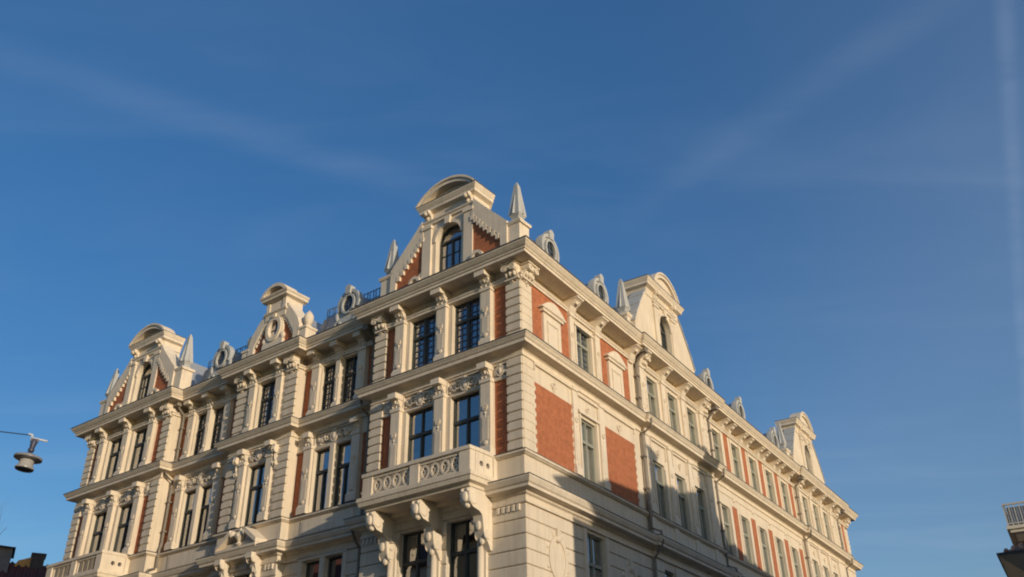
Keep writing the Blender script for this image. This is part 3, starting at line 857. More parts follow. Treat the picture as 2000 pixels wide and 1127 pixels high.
def r_end():
    section(FR, 34.9, 37.5, 0, [(35.75, .7, 14.42, 16.2), (35.75, .7, 10.62, 12.75)], [])
    r_simple_window(35.75, 14.42, 1.78, 0, .7, 'full', 'tall'); r_simple_window(35.75, 10.62, 2.13, 0, .7, 'full', 'tall')
    brick_panel(FR, 36.5, .45, 14.2, 16.4, 0); brick_panel(FR, 36.5, .45, 10.62, 13.0, 0)
    place("quoin", quoin_mesh(.52, 2.05, gap=.02, dep=.03), FR, 37.22, 14.22, 0); place("quoin", quoin_mesh(.52, 2.98, gap=.02, dep=.03), FR, 37.22, 10.62, 0)
    place("capital", capital_mesh(.5), FR, 37.2, 16.885, 0)
r_end()

# end walls and back of the block, so that it is closed
m = bmesh.new()
bp_ = [FL.pt(25, 0), FL.pt(25, -12), FR.pt(37.5, -12), FR.pt(37.5, 0)]
for a, b in ((0, 1), (2, 3)):
    m.faces.new([m.verts.new((p.x, p.y, z)) for p, z in ((bp_[a], 0), (bp_[b], 0), (bp_[b], 17.38), (bp_[a], 17.38))])
me = bpy.data.meshes.new("end_wall"); m.to_mesh(me); m.free(); me.materials.append(STUCCO); link("end_wall", me, None, root)

# downpipes
def downpipe(F, p, d, dz=17.0, gd=.12):
    m = MB(); dd = d + gd
    m.tube([(0, 16.9, d + .5), (0, 16.7, d + .45), (0, 16.45, dd + .06), (0, 16.3, dd), (0, 14.5, dd), (0, 14.3, dd + .1), (0, 14.2, d + .52), (0, 13.95, d + .54), (0, 13.7, d + .5), (0, 13.5, dd), (0, 10.9, dd), (0, 10.7, dd + .05),
            (0, 10.0, dd + .05), (0, 9.85, d + .5), (0, 9.5, d + .54), (0, 9.2, d + .4), (0, 8.95, dd + .03), (0, .3, dd)], .054, 8)
    m.box(-.13, .13, 16.72, 16.94, d + .36, d + .62)
    for z in (15.8, 14.9, 12.6, 11.4, 8.0, 6.5): m.box(-.085, .085, z, z + .06, d, dd + .085)
    part("downpipe", m, PIPE, F, p, 0, 0, None, True)
downpipe(FR, 8.02, 0); downpipe(FR, 15.12, 0); downpipe(FR, 27.22, 0); downpipe(FR, 35.08, 0)
downpipe(FL, 18.4, DREC); downpipe(FL, 6.98, DREC, 0, .1)

# ================================================================== GABLES
def seg_arch(hw, z0, rise, n=20):
    Rr = (hw * hw + rise * rise) / (2 * rise); a = math.asin(min(1, hw / Rr)); zc = z0 + rise - Rr
    return [(Rr * math.sin(-a + 2 * a * k / n), zc + Rr * math.cos(-a + 2 * a * k / n)) for k in range(n + 1)]
def gable(F, p, d, brick, hb, hw_a=1.15):
    """gable over a pavilion: raking parapet, brick field, arched window between pilasters, segmental pediment"""
    z0 = 17.34
    if not brick: hw_a = 1.6
    prof = [(hb, 18.72), (hb - .36, 19.09), (hb - .74, 19.48), (hb - 1.1, 19.87), (hw_a + .03, 20.3)]
    if not brick: prof = [(hb, 18.4), (hb - .2, 18.8), (hb - .58, 19.4), (hb - .98, 20.0), (hw_a + .02, 20.42)]
    sil = [(-x, z) for x, z in prof] + [(x, z) for x, z in prof[::-1]]
    m = MB()
    for s in (-1, 1):
        xi = hw_a - .04 if brick else .98
        pp = [(hb, z0)] + prof + [(xi, prof[-1][1]), (xi, z0)]
        m.pd([(s * x, z) for x, z in pp], d - .55, d - (.1 if brick else .0))
        if s < 0:
            gb = part("gable", m, TRIM if brick else STUCCO, F, p); m = MB()
    part("gable_wall", m, TRIM if brick else STUCCO, F, p, 0, 0, gb)
    if brick:
        for s in (-1, 1):
            m = MB()
            pr = [(hb + .03, z0)] + [(x + (.04 if k else .03), z + .06) for k, (x, z) in enumerate(prof)]
            inn = [(hb - .24, z0), (hb - .26, 18.3), (hb - .62, 18.68), (hb - .98, 19.06), (hw_a + .26, 19.4), (hw_a - .02, 19.7)]
            for k in range(len(inn) - 1):
                q = [pr[k], pr[k + 1], inn[k + 1], inn[k]]
                m.pd([(s * x, z) for x, z in q], d - .6, d + .02)
            # stepped edge of the raking band
            for k in range(1, len(inn) - 1):
                (xa, za), (xb, zb) = inn[k], inn[k + 1]
                for t in range(2):
                    x = xa + (xb - xa) * (t + .5) / 2; z = za + (zb - za) * (t + .5) / 2
                    m.box(*sorted((s * (x - .1), s * (x + .05))), z - .19, z + .02, d - .2, d + .035)
            part("raking_parapet", m, TRIM, F, p, 0, 0, gb)
    else:
        for s in (-1, 1):
            m = MB(); pr = [(x + .03, z) for x, z in prof]
            for k in range(len(pr) - 1):
                (xa, za), (xb, zb) = pr[k], pr[k + 1]
                m.pd([(s * xa, za), (s * xb, zb), (s * (xb - .02), zb + .06), (s * (xa + .03), za + .05)], d - .6, d + .05)
            part("coping", m, PALE, F, p, 0, 0, gb)
    if brick:
        for s in (-1, 1):
            m = MB(); m.pd([(s * x, z) for x, z in ((hw_a - .05, z0), (hb - .2, z0), (hb - .22, 18.5), (hb - .95, 19.2), (hw_a - .05, 20.0))], d - .12, d - .06)
            part("brick_field", m, BRICK, F, p, 0, 0, gb)
    # aedicule
    m = MB(); ow = .6 if brick else .58; ac = 19.26; dd = d - .1 if brick else d + .03
    back = d - 1.0; zt = 20.62
    arch = [(ow * math.cos(math.pi * k / 16), ac + ow * .98 * math.sin(math.pi * k / 16)) for k in range(17)]
    outer = []
    hp = hw_a if brick else 1.02
    for k in range(17):
        a = math.pi * k / 16; ca, sa = math.cos(a), math.sin(a); t = max(abs(ca) / hp, abs(sa) / (20.3 - ac)); outer.append((ca / t, ac + sa / t))
    for k in range(16):
        m.quad([(*arch[k], dd), (*outer[k], dd), (*outer[k + 1], dd), (*arch[k + 1], dd)])
        m.quad([(*arch[k], dd), (*arch[k + 1], dd), (*arch[k + 1], dd - .34), (*arch[k], dd - .34)])
    m.box(-hw_a, hw_a, 20.24, zt + .02, back, dd - .001)
    for s in (-1, 1):
        m.quad([(s * ow, z0, dd), (s * hp, z0, dd), (s * hp, ac, dd), (s * ow, ac, dd)])
        m.quad([(s * ow, z0, dd), (s * ow, ac, dd), (s * ow, ac, dd - .34), (s * ow, z0, dd - .34)])
        m.quad([(s * hp, z0, dd), (s * hp, 20.3, dd), (s * hp, 20.3, back), (s * hp, z0, back)])
        m.box(*sorted((s * (hp - .38), s * (hp + .02))), z0, 19.98, dd - .05, dd + (.1 if brick else .05))
        m.box(*sorted((s * (hp - .41), s * (hp + .05))), z0, z0 + .4, dd - .05, dd + (.13 if brick else .07))
        m.box(*sorted((s * (hp - .41), s * (hp + .06))), 19.9, 20.04, dd - .05, dd + (.15 if brick else .09))
    m.ring(0, ac, ow + .11, ow * .98 + .11, .12, dd - .02, dd + .05, 16, 0, 180)
    m.pd([(-.1, ac + ow - .05), (.1, ac + ow - .05), (.14, 20.12), (-.14, 20.12)], dd - .02, dd + .12)
    m.px([(dd - .05, 20.1), (dd + .07, 20.1), (dd + .07, 20.18), (dd + .12, 20.22), (dd + .12, 20.27), (dd - .05, 20.29)], -hp - .06, hp + .06)
    part("aedicule", m, TRIM if brick else STUCCO, F, p, 0, 0, gb)
    for s in (-1, 1):
        part("gable_console", _cons_local(.32, .36, .28), TRIM, F, p + s * (hp - .2), zt + .02, dd, gb, True)
    # cornice wrapping three sides of the attic
    m = MB(); pc = [(0, zt - .02), (.05, zt), (.17, zt + .04), (.17, zt + .14), (.2, zt + .18), (.25, zt + .27), (.26, zt + .28), (.26, zt + .34), (0, zt + .37)]
    for (o1, za), (o2, zb) in zip(pc, pc[1:]):
        m.quad([(-hw_a - o1, za, dd + o1), (hw_a + o1, za, dd + o1), (hw_a + o2, zb, dd + o2), (-hw_a - o2, zb, dd + o2)])
        for s in (-1, 1):
            m.quad([(s * (hw_a + o1), za, dd + o1), (s * (hw_a + o1), za, back), (s * (hw_a + o2), zb, back), (s * (hw_a + o2), zb, dd + o2)])
    m.quad([(-hw_a, zt + .37, dd), (hw_a, zt + .37, dd), (hw_a, zt + .37, back), (-hw_a, zt + .37, back)])
    m.quad([(-hw_a - .26, zt + .3, back), (hw_a + .26, zt + .3, back), (hw_a, 20.24, back), (-hw_a, 20.24, back)])
    part("gable_cornice", m, TRIM, F, p, 0, 0, gb)
    m = MB()
    for (a_, b_) in ((0, 1),):
        m.box(-hw_a - .275, hw_a + .275, zt + .335, zt + .362, back - .02, dd + .275)
    part("cornice_flashing", m, FLASH, F, p, 0, 0, gb)
    # segmental pediment: hood arch standing forward of a set-back tympanum
    m = MB(); W1 = (hw_a + .24) if brick else 1.25; rise = .66 if brick else .8; zb = zt + .34; bk = dd - .32; fr = dd + .25
    o = seg_arch(W1, zb, rise); i = seg_arch(W1 - .2, zb, rise - .19)
    for k in range(len(o) - 1):
        m.loft([(*o[k], bk), (*o[k + 1], bk), (*i[k + 1], bk), (*i[k], bk)], [(*o[k], fr), (*o[k + 1], fr), (*i[k + 1], fr), (*i[k], fr)])
    o2 = seg_arch(W1 + .05, zb + .01, rise + .045); o3 = seg_arch(W1 - .03, zb, rise - .04)
    for k in range(len(o2) - 1):
        a, b = o2[k], o2[k + 1]; c_, e_ = o3[k], o3[k + 1]
        m.loft([(*a, bk - .02), (*b, bk - .02), (*e_, bk - .02), (*c_, bk - .02)], [(*a, fr + .05), (*b, fr + .05), (*e_, fr + .05), (*c_, fr + .05)])
    m.pd(seg_arch(W1 - .16, zb, rise - .16), bk + .01, dd - (.02 if brick else -.14))
    part("pediment", m, TRIM, F, p, 0, 0, gb, True)
    # arched window
    m = MB(); dw = dd - .26
    m.ring(0, ac, ow - .0, ow * .98, .07, dw - .04, dw + .04, 16, 0, 180)
    m.box(-ow, -ow + .07, z0, ac, dw - .04, dw + .04); m.box(ow - .07, ow, z0, ac, dw - .04, dw + .04)
    m.box(-ow + .07, ow - .07, ac - .06, ac + .03, dw - .04, dw + .05)
    m.box(-.035, .035, z0, ac - .06, dw - .04, dw + .042)
    for x in (-.3, .3): m.box(x - .012, x + .012, z0, ac - .06, dw - .02, dw + .02)
    for z in (18.15, 18.7): m.box(-ow + .07, ow - .07, z - .012, z + .012, dw - .02, dw + .018)
    part("arched_window", m, FRAME, F, p, 0, 0, gb)
    m = MB(); m.quad([(x, z, dw - .01) for x, z in [(-ow, z0), (ow, z0)] + arch])
    part("window_pane", m, GLASS, F, p, 0, 0, gb)
    m = MB(); m.box(-ow - .1, ow + .1, z0 - .1, 20.0, dw - .75, dw - .5)
    part("window_interior", m, ROOM, F, p, 0, 0, gb)
    if brick:
        for s in (-1, 1):
            m = MB()
            m.ring(s * (hw_a + .28), z0 + .42, .27, .3, .11, d - .08, d + .1, 16, -30, 300); m.ball(s * (hw_a + .28), z0 + .42, d + .02, .09, .09, .08)
            m.ring(s * (hw_a + .68), z0 + .26, .17, .18, .08, d - .08, d + .08, 12); m.ball(s * (hw_a + .68), z0 + .26, d, .07)
            m.pd([(s * hw_a, z0), (s * (hw_a + .95), z0), (s * (hw_a + .8), z0 + .2), (s * (hw_a + .15), z0 + .8), (s * hw_a, z0 + .9)], d - .1, d - .02)
            part("volute", m, TRIM, F, p, 0, 0, gb, True)
    # sheet roof behind
    m = MB(); m.pd([(-hb + .3, 17.4), (-hw_a + .02, 20.1), (hw_a - .02, 20.1), (hb - .3, 17.4)], d - 3.0, d - .58)
    part("gable_roof", m, ZINC, F, p, 0, 0, gb)
    return gb
def _cons_local(w, h, dep):
    m = MB(); prof = [(-.05, 0), (dep, 0), (dep, -.1), (dep * .8, -h * .4), (dep * .35, -h * .6), (dep * .3, -h * .85), (.04, -h), (-.05, -h)]
    m.px(prof, -w / 2, w / 2); m.ball(0, -h * .3, dep * .85, w * .3, .1, .08); m.ball(0, -h * .75, dep * .35, w * .25, .08, .06)
    for sx in (-1, 1): m.ball(sx * w * .45, -h * .2, dep * .6, .05, .1, .1)
    return m
def pinnacle(F, p, d, k=1.0):
    m = MB()
    m.box(-.27, .27, 17.34, 18.58, d - .27, d + .27); m.px([(d - .3, 18.56), (d + .3, 18.56), (d + .34, 18.64), (d + .34, 18.68), (d - .34, 18.68), (d - .34, 18.64)], -.34, .34)
    m.box(-.31, .31, 17.34, 17.6, d - .31, d + .31)
    pl = part("pinnacle_pedestal", m, TRIM, F, p)
    m = MB(); sq = math.pi / 4
    m.lathe([(.24, 18.68), (.24, 18.8), (.19, 18.86), (.22, 18.92), (.27, 18.98), (.31, 19.02), (.31, 19.08), (.11, 20.28), (.02, 20.45)], 0, d, 4, sq)
    for sx, sd in ((1, 0), (-1, 0), (0, 1), (0, -1)):
        m.loft([(sx * .16 - sd * .08, 19.07, d + sd * .16 - sx * .08), (sx * .16 + sd * .08, 19.07, d + sd * .16 + sx * .08), (sx * .29, 19.02, d + sd * .29)],
               [(sx * .08 - sd * .03, 20.0, d + sd * .08 - sx * .03), (sx * .08 + sd * .03, 20.0, d + sd * .08 + sx * .03), (sx * .14, 19.85, d + sd * .14)])
    part("obelisk", m, PALE, F, p, 0, 0, pl)
gable(FL, 3.2, 0, True, 2.66); gable(FL, 21.75, 0, True, 2.6)
gable(FR, 11.3, .1, False, 2.95); gable(FR, 30.9, .1, False, 2.95)
for p in (.3, 6.15): pinnacle(FL, p, -.32)
for p in (18.85, 24.7): pinnacle(FL, p, -.32)
for p in (8.3, 14.4): pinnacle(FR, p, -.35)
for p in (27.7, 34.2): pinnacle(FR, p, -.35)

def middle_gable():
    F, p, d = FL, 12.58, DMID + .0; z0 = 17.34
    prof = [(1.5, 18.35), (1.32, 18.7), (1.05, 19.05), (.75, 19.4), (.6, 19.6)]
    m = MB(); m.pd([(-1.5, z0)] + [(-x, z) for x, z in prof] + [(x, z) for x, z in prof[::-1]] + [(1.5, z0)], d - .6, d - .1)
    for s in (-1, 1):
        pr = [(1.55, z0), (1.55, 18.38)] + [(x + .06, z + .06) for x, z in prof[1:]]
        inn = [(1.25, z0), (1.2, 18.2), (1.0, 18.5), (.78, 18.85), (.52, 19.1), (.3, 19.3)]
        for k in range(5): m.pd([(s * x, z) for x, z in (pr[k], pr[k + 1], inn[k + 1], inn[k])], d - .65, d + .05)
        for k in range(1, 5):
            for t in range(2):
                x = inn[k][0] + (inn[k + 1][0] - inn[k][0]) * (t + .5) / 2; z = inn[k][1] + (inn[k + 1][1] - inn[k][1]) * (t + .5) / 2
                m.box(*sorted((s * (x - .08), s * (x + .05))), z - .15, z + .02, d - .2, d + .02)
    m.box(-.62, .62, 19.12, 19.36, d - .5, d + .08); m.px([(d - .5, 19.34), (d + .08, 19.34), (d + .15, 19.41), (d + .15, 19.46), (d - .5, 19.48)], -.68, .68)
    m.box(-.58, .58, 19.45, 19.96, d - .8, d + .06)
    for s in (-1, 1): m.box(*sorted((s * .4, s * .6)), 19.48, 19.94, d - .2, d + .1)
    gb = part("gable", m, TRIM, F, p)
    m = MB()
    for s in (-1, 1): m.pd([(s * x, z) for x, z in ((.0, z0), (1.3, z0), (1.25, 18.25), (.55, 19.1), (0, 19.3))], d - .12, d - .06)
    part("brick_field", m, BRICK, F, p, 0, 0, gb)
    m = MB(); pc = [(0, 19.92), (.05, 19.94), (.2, 19.98), (.2, 20.06), (.27, 20.13), (.27, 20.18), (0, 20.21)]
    for (o1, za), (o2, zb) in zip(pc, pc[1:]):
        m.quad([(-.58 - o1, za, d + .06 + o1), (.58 + o1, za, d + .06 + o1), (.58 + o2, zb, d + .06 + o2), (-.58 - o2, zb, d + .06 + o2)])
        for s in (-1, 1): m.quad([(s * (.58 + o1), za, d + .06 + o1), (s * (.58 + o1), za, d - .9), (s * (.58 + o2), zb, d - .9), (s * (.58 + o2), zb, d + .06 + o2)])
    m.quad([(-.8, 20.2, d + .3), (.8, 20.2, d + .3), (.8, 20.2, d - .9), (-.8, 20.2, d - .9)])
    o = seg_arch(.82, 20.17, .46, 14); i = seg_arch(.66, 20.17, .31, 14)
    for k in range(14): m.loft([(*o[k], d - .3), (*o[k + 1], d - .3), (*i[k + 1], d - .3), (*i[k], d - .3)], [(*o[k], d + .34), (*o[k + 1], d + .34), (*i[k + 1], d + .34), (*i[k], d + .34)])
    m.pd(seg_arch(.7, 20.17, .34, 14), d - .29, d + .0)
    part("pediment", m, TRIM, F, p, 0, 0, gb, True)
    m = MB(); m.ring(0, 18.62, .47, .56, .16, d - .1, d + .12, 26); m.ring(0, 18.62, .52, .61, .06, d - .1, d + .06, 26)
    m.box(-.62, .62, z0, 18.0, d - .1, d + .08); m.pd([(-.62, 18.0), (.62, 18.0), (.5, 18.3), (.3, 18.14), (-.3, 18.14), (-.5, 18.3)], d - .1, d + .07)
    for s in (-1, 1): m.ball(s * .56, 18.2, d + .02, .12, .16, .1)
    m.box(-.09, .09, 19.12, 19.3, d - .05, d + .16)
    part("oculus_frame", m, TRIM, F, p, 0, 0, gb, True)
    m = MB(); m.quad([(.33 * math.cos(6.2832 * k / 24), 18.62 + .42 * math.sin(6.2832 * k / 24), d - .04) for k in range(24)]); part("oculus_pane", m, MATS['window_glass'], F, p, 0, 0, gb)
    m = MB(); m.box(-.014, .014, 18.22, 19.02, d - .05, d - .01); m.box(-.32, .32, 18.6, 18.63, d - .05, d - .012); part("glazing_bars", m, LEAD, F, p, 0, 0, gb)
    m = MB(); m.disc(0, 18.62, .36, .45, d - .098, d - .094, 24); part("window_interior", m, ROOM, F, p, 0, 0, gb)
    m = MB(); m.pd([(-1.3, 17.4), (-.5, 19.5), (.5, 19.5), (1.3, 17.4)], d - 2.6, d - .62); part("gable_roof", m, ZINC, F, p, 0, 0, gb)
    for s in (-1, 1):
        m = MB(); m.box(-.2, .2, z0, 18.1, d - .5, d + .02); m.box(-.24, .24, 18.1, 18.2, d - .54, d + .06)
        pl = part("urn_pedestal", m, TRIM, F, p + s * 1.75)
        m = MB(); m.lathe([(.14, 18.2), (.1, 18.26), (.09, 18.32), (.16, 18.44), (.2, 18.58), (.19, 18.74), (.12, 18.88), (.05, 18.94), (.02, 19.0)], 0, d - .24, 14)
        part("urn", m, TRIM, F, p + s * 1.75, 0, 0, pl, True)
middle_gable()

# ------------------------------------------------------------------ bull's-eye dormers, railing
def dormer_mesh():
    m = MB(); zc = 18.72
    sil = [(-.62, 17.5), (-.66, 17.75), (-.52, 17.95), (-.56, 18.25), (-.58, 18.6)] + [(.6 * math.cos(math.pi - math.pi * k / 12), zc + .6 * math.sin(math.pi * k / 12)) for k in range(13)] + [(.58, 18.6), (.56, 18.25), (.52, 17.95), (.66, 17.75), (.62, 17.5)]
    m.pd(sil, -.14, .0)
    m.ring(0, zc - .03, .60, .62, .12, -.2, .07, 24, -25, 205); m.ring(0, zc - .05, .38, .44, .09, -.02, .1, 22)
    m.pd([(-.12, 19.1), (.12, 19.1), (.16, 19.42), (.05, 19.5), (-.05, 19.5), (-.16, 19.42)], -.1, .14)
    for s in (-1, 1):
        m.ring(s * .52, 17.86, .19, .2, .09, -.1, .09, 12); m.ball(s * .52, 17.86, .02, .07)
        m.ball(s * .62, 18.3, .0, .09, .22, .08)
    return m.mesh("dormer", PALE, True)
def dormer(F, p, d):
    o = place("dormer", cached('dormer', dormer_mesh), F, p, 0, d)
    def roofm():
        m = MB(); m.pd([(-.5, 17.5), (-.5, 18.7)] + [(.5 * math.cos(math.pi - math.pi * k / 10), 18.7 + .5 * math.sin(math.pi * k / 10)) for k in range(11)] + [(.5, 17.5)], -1.5, -.13)
        return m.mesh("dormer_roof", ZINC, True)
    def panem():
        m = MB(); m.disc(0, 18.67, .31, .37, -.01, .012, 22); return m.mesh("dormer_pane", MATS['dark_pane'])
    def barm():
        m = MB(); m.box(-.012, .012, 18.32, 19.02, 0, .03); m.box(-.3, .3, 18.66, 18.684, 0, .032); return m.mesh("dormer_bars", LEAD)
    link("dormer_roof", cached('droof', roofm), None, o); link("pane", cached('dpane', panem), None, o); link("glazing_bars", cached('dbars', barm), None, o)
mat("dark_pane", (.02, .025, .03), .08, vary=.2, spec=.6)
for p in (2.35, 6.1, 16.7, 20.85, 26.0): dormer(FR, p, -.25)
for p in (8.75, 16.6): dormer(FL, p, DREC - .1)

def railing(F, a, b, d, z):
    m = MB(); L = b - a; n = max(2, int(L / .16))
    for zz in (z + .06, z + .40): m.box(-L / 2, L / 2, zz - .012, zz + .012, d - .012, d + .012)
    for k in range(n + 1):
        x = -L / 2 + L * k / n; m.box(x - .008, x + .008, z, z + .46, d - .008, d + .008)
    for k in range(0, n, 2):
        x = -L / 2 + L * (k + .5) / n; m.ring(x, z + .23, .07, .13, .016, d - .008, d + .008, 8)
    part("roof_railing", m, mat("grey_railing", (.13, .14, .15), .5, vary=.15) if "grey_railing" not in MATS else MATS["grey_railing"], F, (a + b) / 2)
for a, b in ((6.45, 10.75), (14.45, 18.55)):
    m = MB(); L = (b - a) / 2; m.px([(-.22, 17.42), (-.6, 18.82), (-.66, 18.9), (-1.6, 18.95), (-1.6, 17.42)], -L, L)
    for k in range(8): x = -L + 2 * L * (k + .5) / 8; m.loft([(x - .015, 17.45, -.215), (x + .015, 17.45, -.215), (x + .015, 17.45, -.24), (x - .015, 17.45, -.24)], [(x - .015, 18.82, -.575), (x + .015, 18.82, -.575), (x + .015, 18.82, -.61), (x - .015, 18.82, -.61)])
    part("mansard_slope", m, ZINC, FL, (a + b) / 2, 0, DREC)
railing(FL, 6.6, 10.7, DREC - .7, 18.9); railing(FL, 14.5, 18.5, DREC - .7, 18.9)
# tiled gutter strip above the recessed eaves
for a, b in ((6.95, 10.3), (14.95, 18.1)):
    m = MB(); L = b - a; n = int(L / .16); pts = []
    for k in range(n):
        x = -L / 2 + L * (k + .5) / n; m.px([(.1, 17.34), (.12, 17.42), (-.2, 17.66), (-.24, 17.6)], x - .055, x + .055)
    m.box(-L / 2, L / 2, 17.34, 17.4, -.2, .08)
    part("gutter", m, PIPE, FL, (a + b) / 2, 0, DREC)

# ================================================================== GROUND
def flat(name, pts, z, m):
    bm = bmesh.new(); bm.faces.new([bm.verts.new((x, y, z)) for x, y in pts]); bmesh.ops.recalc_face_normals(bm, faces=bm.faces)
    me = bpy.data.meshes.new(name); bm.to_mesh(me); bm.free(); me.materials.append(m)
    o = link(name, me); o['kind'] = 'structure'; return o
ASPH = mat("asphalt", (.07, .07, .072), .9, vary=.2, nscale=3, bump=.3, bscale=120)
PAVE = mat("paving", (.18, .175, .165), .9, vary=.15, nscale=2, bump=.2, bscale=40)
flat("ground", [(-900, -900), (900, -900), (900, 900), (-900, 900)], 0, ASPH)
def pavement():
    bm = bmesh.new(); op = offset_path([p + K for p in path], 3.0); ip = [p + K for p in path]
    v0 = [bm.verts.new((p.x, p.y, .13)) for p in ip]; v1 = [bm.verts.new((p.x, p.y, .13)) for p in op]; v2 = [bm.verts.new((p.x, p.y, 0)) for p in op]
    for k in range(len(ip) - 1): bm.faces.new((v0[k], v0[k + 1], v1[k + 1], v1[k])); bm.faces.new((v1[k], v1[k + 1], v2[k + 1], v2[k]))
    bmesh.ops.recalc_face_normals(bm, faces=bm.faces)
    me = bpy.data.meshes.new("pavement"); bm.to_mesh(me); bm.free(); me.materials.append(PAVE); o = link("pavement", me); o['kind'] = 'structure'
pavement()

# ================================================================== NEIGHBOURS
TILE = mat("dark_red_tile", (.10, .038, .034), .85, vary=.35, nscale=9, bump=.6, bscale=14)
OCHRE = mat("ochre_render", (.52, .30, .11), .9, vary=.12, nscale=2)
GREYR = mat("grey_render", (.34, .34, .33), .9, vary=.15, nscale=2)
BEIGE = mat("beige_render", (.58, .54, .45), .9, vary=.08, nscale=1.5)
YELL = mat("yellow_render", (.42, .33, .19), .9, vary=.08, nscale=1.2)
RTILE = mat("weathered_pantile", (.28, .20, .16), .85, vary=.35, nscale=8, bump=.5, bscale=20)
def wm(ang, x, y): return Matrix.Translation((x, y, 0)) @ Matrix.Rotation(ang, 4, 'Z')
def tpart(root_, name, mb, m, smooth=False): return link(name, mb.mesh(name, m, smooth), None, root_)
def scaled(bx, by, dist, slope): return (bx * dist, by * dist, 1.6 + dist * slope)

# house behind the left edge: dark tiled roof, boxy dormer and chimney
D = 62.0
lx, ly, lz = scaled(-.474, .880, D, .206); lz += .95
lh = thing("tiled_house", "distant house with dark red tiled roof, grey dormer and ochre chimney at lower left", "house", (lx, ly, 0))
lh.rotation_euler = (0, 0, math.atan2(-.474, -.880) * -1 + math.pi if False else math.atan2(.474, .880))
m = MB(); m.box(-9, 7, 0, lz - 2.2, -8, -.6); tpart(lh, "wall", m, OCHRE)
m = MB(); m.loft([(-9.5, lz - 2.3, 0), (7.2, lz - 2.3, 0), (7.2, lz - 2.3, -8.6), (-9.5, lz - 2.3, -8.6)], [(-9.5, lz, -3.6), (7.2, lz, -3.6), (7.2, lz, -4.4), (-9.5, lz, -4.4)])
for k in range(42):
    x = -9.4 + k * .4; m.tube([(x, lz - 2.26, .02), (x, lz + .02, -3.6)], .09, 6)
tpart(lh, "roof", m, TILE)
m = MB(); m.box(-4.6, -.75, lz - 1.6, lz + .6, -5.0, -2.2); m.loft([(-4.8, lz + .6, -1.9), (-.6, lz + .6, -1.9), (-.6, lz + .6, -5.2), (-4.8, lz + .6, -5.2)], [(-4.8, lz + .95, -2.4), (-.66, lz + .7, -2.4), (-.66, lz + .7, -5), (-4.8, lz + .95, -5)])
dmr = tpart(lh, "dormer", m, mat('slate_cladding', (.13, .13, .14), .7, vary=.2, nscale=3))
m = MB(); m.box(-2.6, -1.7, lz - .6, lz + .3, -2.25, -2.17); link("dormer_window", m.mesh("dormer_window", MATS['dark_pane']), None, dmr)
m = MB(); m.pd([(-.55, lz - .4), (.75, lz - .4), (.75, lz + .5), (-.3, lz + .1)], -4.4, -3.2); tpart(lh, "chimney_base", m, OCHRE)
m = MB(); m.box(.4, 1.15, lz - 1.2, lz + .62, -4.2, -3.0); m.box(.34, 1.21, lz + .5, lz + .6, -4.26, -2.94); tpart(lh, "chimney", m, mat('dark_chimney', (.07, .06, .06), .9, vary=.25, nscale=5))  # chimney in one dark tone with random variation

# house at the right edge: hipped pantile eaves with a railed roof terrace
D = 45.0
ex, ey, ez = scaled(.464, .886, D, .205)
tb = math.atan2(.464, .886)
rh = thing("terrace_house", "beige house corner with pantile eaves and a railed roof terrace at the right edge", "house", (ex, ey, 0))
rh.rotation_euler = (0, 0, -tb - R(2))
ov = .95
m = MB(); m.box(ov, 12, 0, ez - .62, -12, -ov); tpart(rh, "wall", m, BEIGE)
m = MB(); 
m.loft([(0, ez - .06, 0), (13, ez - .06, 0), (13, ez - .06, -13), (0, ez - .06, -13)], [(ov - .1, ez - .75, -ov + .1), (12, ez - .75, -ov + .1), (12, ez - .75, -12), (ov - .1, ez - .75, -12)])
sof = tpart(rh, "soffit", m, mat("soffit_boards", (.45, .42, .36), .9))
m = MB(); m.box(-.05, 13, ez - .06, ez + .03, -13, .05); tpart(rh, "gutter", m, IRON)
m = MB(); m.loft([(.1, ez + .03, -.1), (13, ez + .03, -.1), (13, ez + .03, -12), (.1, ez + .03, -12)], [(1.5, ez + .72, -1.5), (13, ez + .72, -1.5), (13, ez + .72, -10), (1.5, ez + .72, -10)])
for k in range(40):
    x = .35 + k * .3; xb = max(x, 1.45)
    m.tube([(x, ez + .05, -.12), (xb if x > 1.4 else x, ez + .05 + (.66 if x > 1.4 else .66 * (x - .1) / 1.4), -1.45 if x > 1.4 else -.1 - (x - .1))], .11, 6)
tpart(rh, "roof", m, RTILE)
m = MB(); m.box(1.35, 9, ez + .35, ez + .98, -9, -1.4); m.box(.72, 9.4, ez + .98, ez + 1.12, -9.4, -.75); m.px([(-.8, ez + .98), (-1.35, ez + .7), (-1.38, ez + .98)], .9, 9.2); m.box(.6, 9.5, ez + 1.12, ez + 1.26, -9.5, -.65)
ter = tpart(rh, "terrace", m, BEIGE)
m = MB(); zt = ez + 1.26
m.box(.66, 9.4, zt + .92, zt + 1.0, -.8, -.7); m.box(.66, .76, zt + .92, zt + 1.0, -9.4, -.8); m.box(.66, 9.4, zt + .08, zt + .13, -.78, -.72)
for k in range(40):
    x = .7 + k * .21; m.box(x - .025, x + .025, zt, zt + .92, -.775, -.725)
for k in range(38):
    y = -1.0 - k * .21; m.box(.685, .735, zt, zt + .92, y - .025, y + .025)
tpart(rh, "railing", m, PALE)
m = MB(); m.box(.79, 9, zt, zt + .84, -.86, -.84); m.box(.79,   .81, zt, zt + .84, -9, -.86)
tpart(rh, "railing_sheet", m, ZINC)

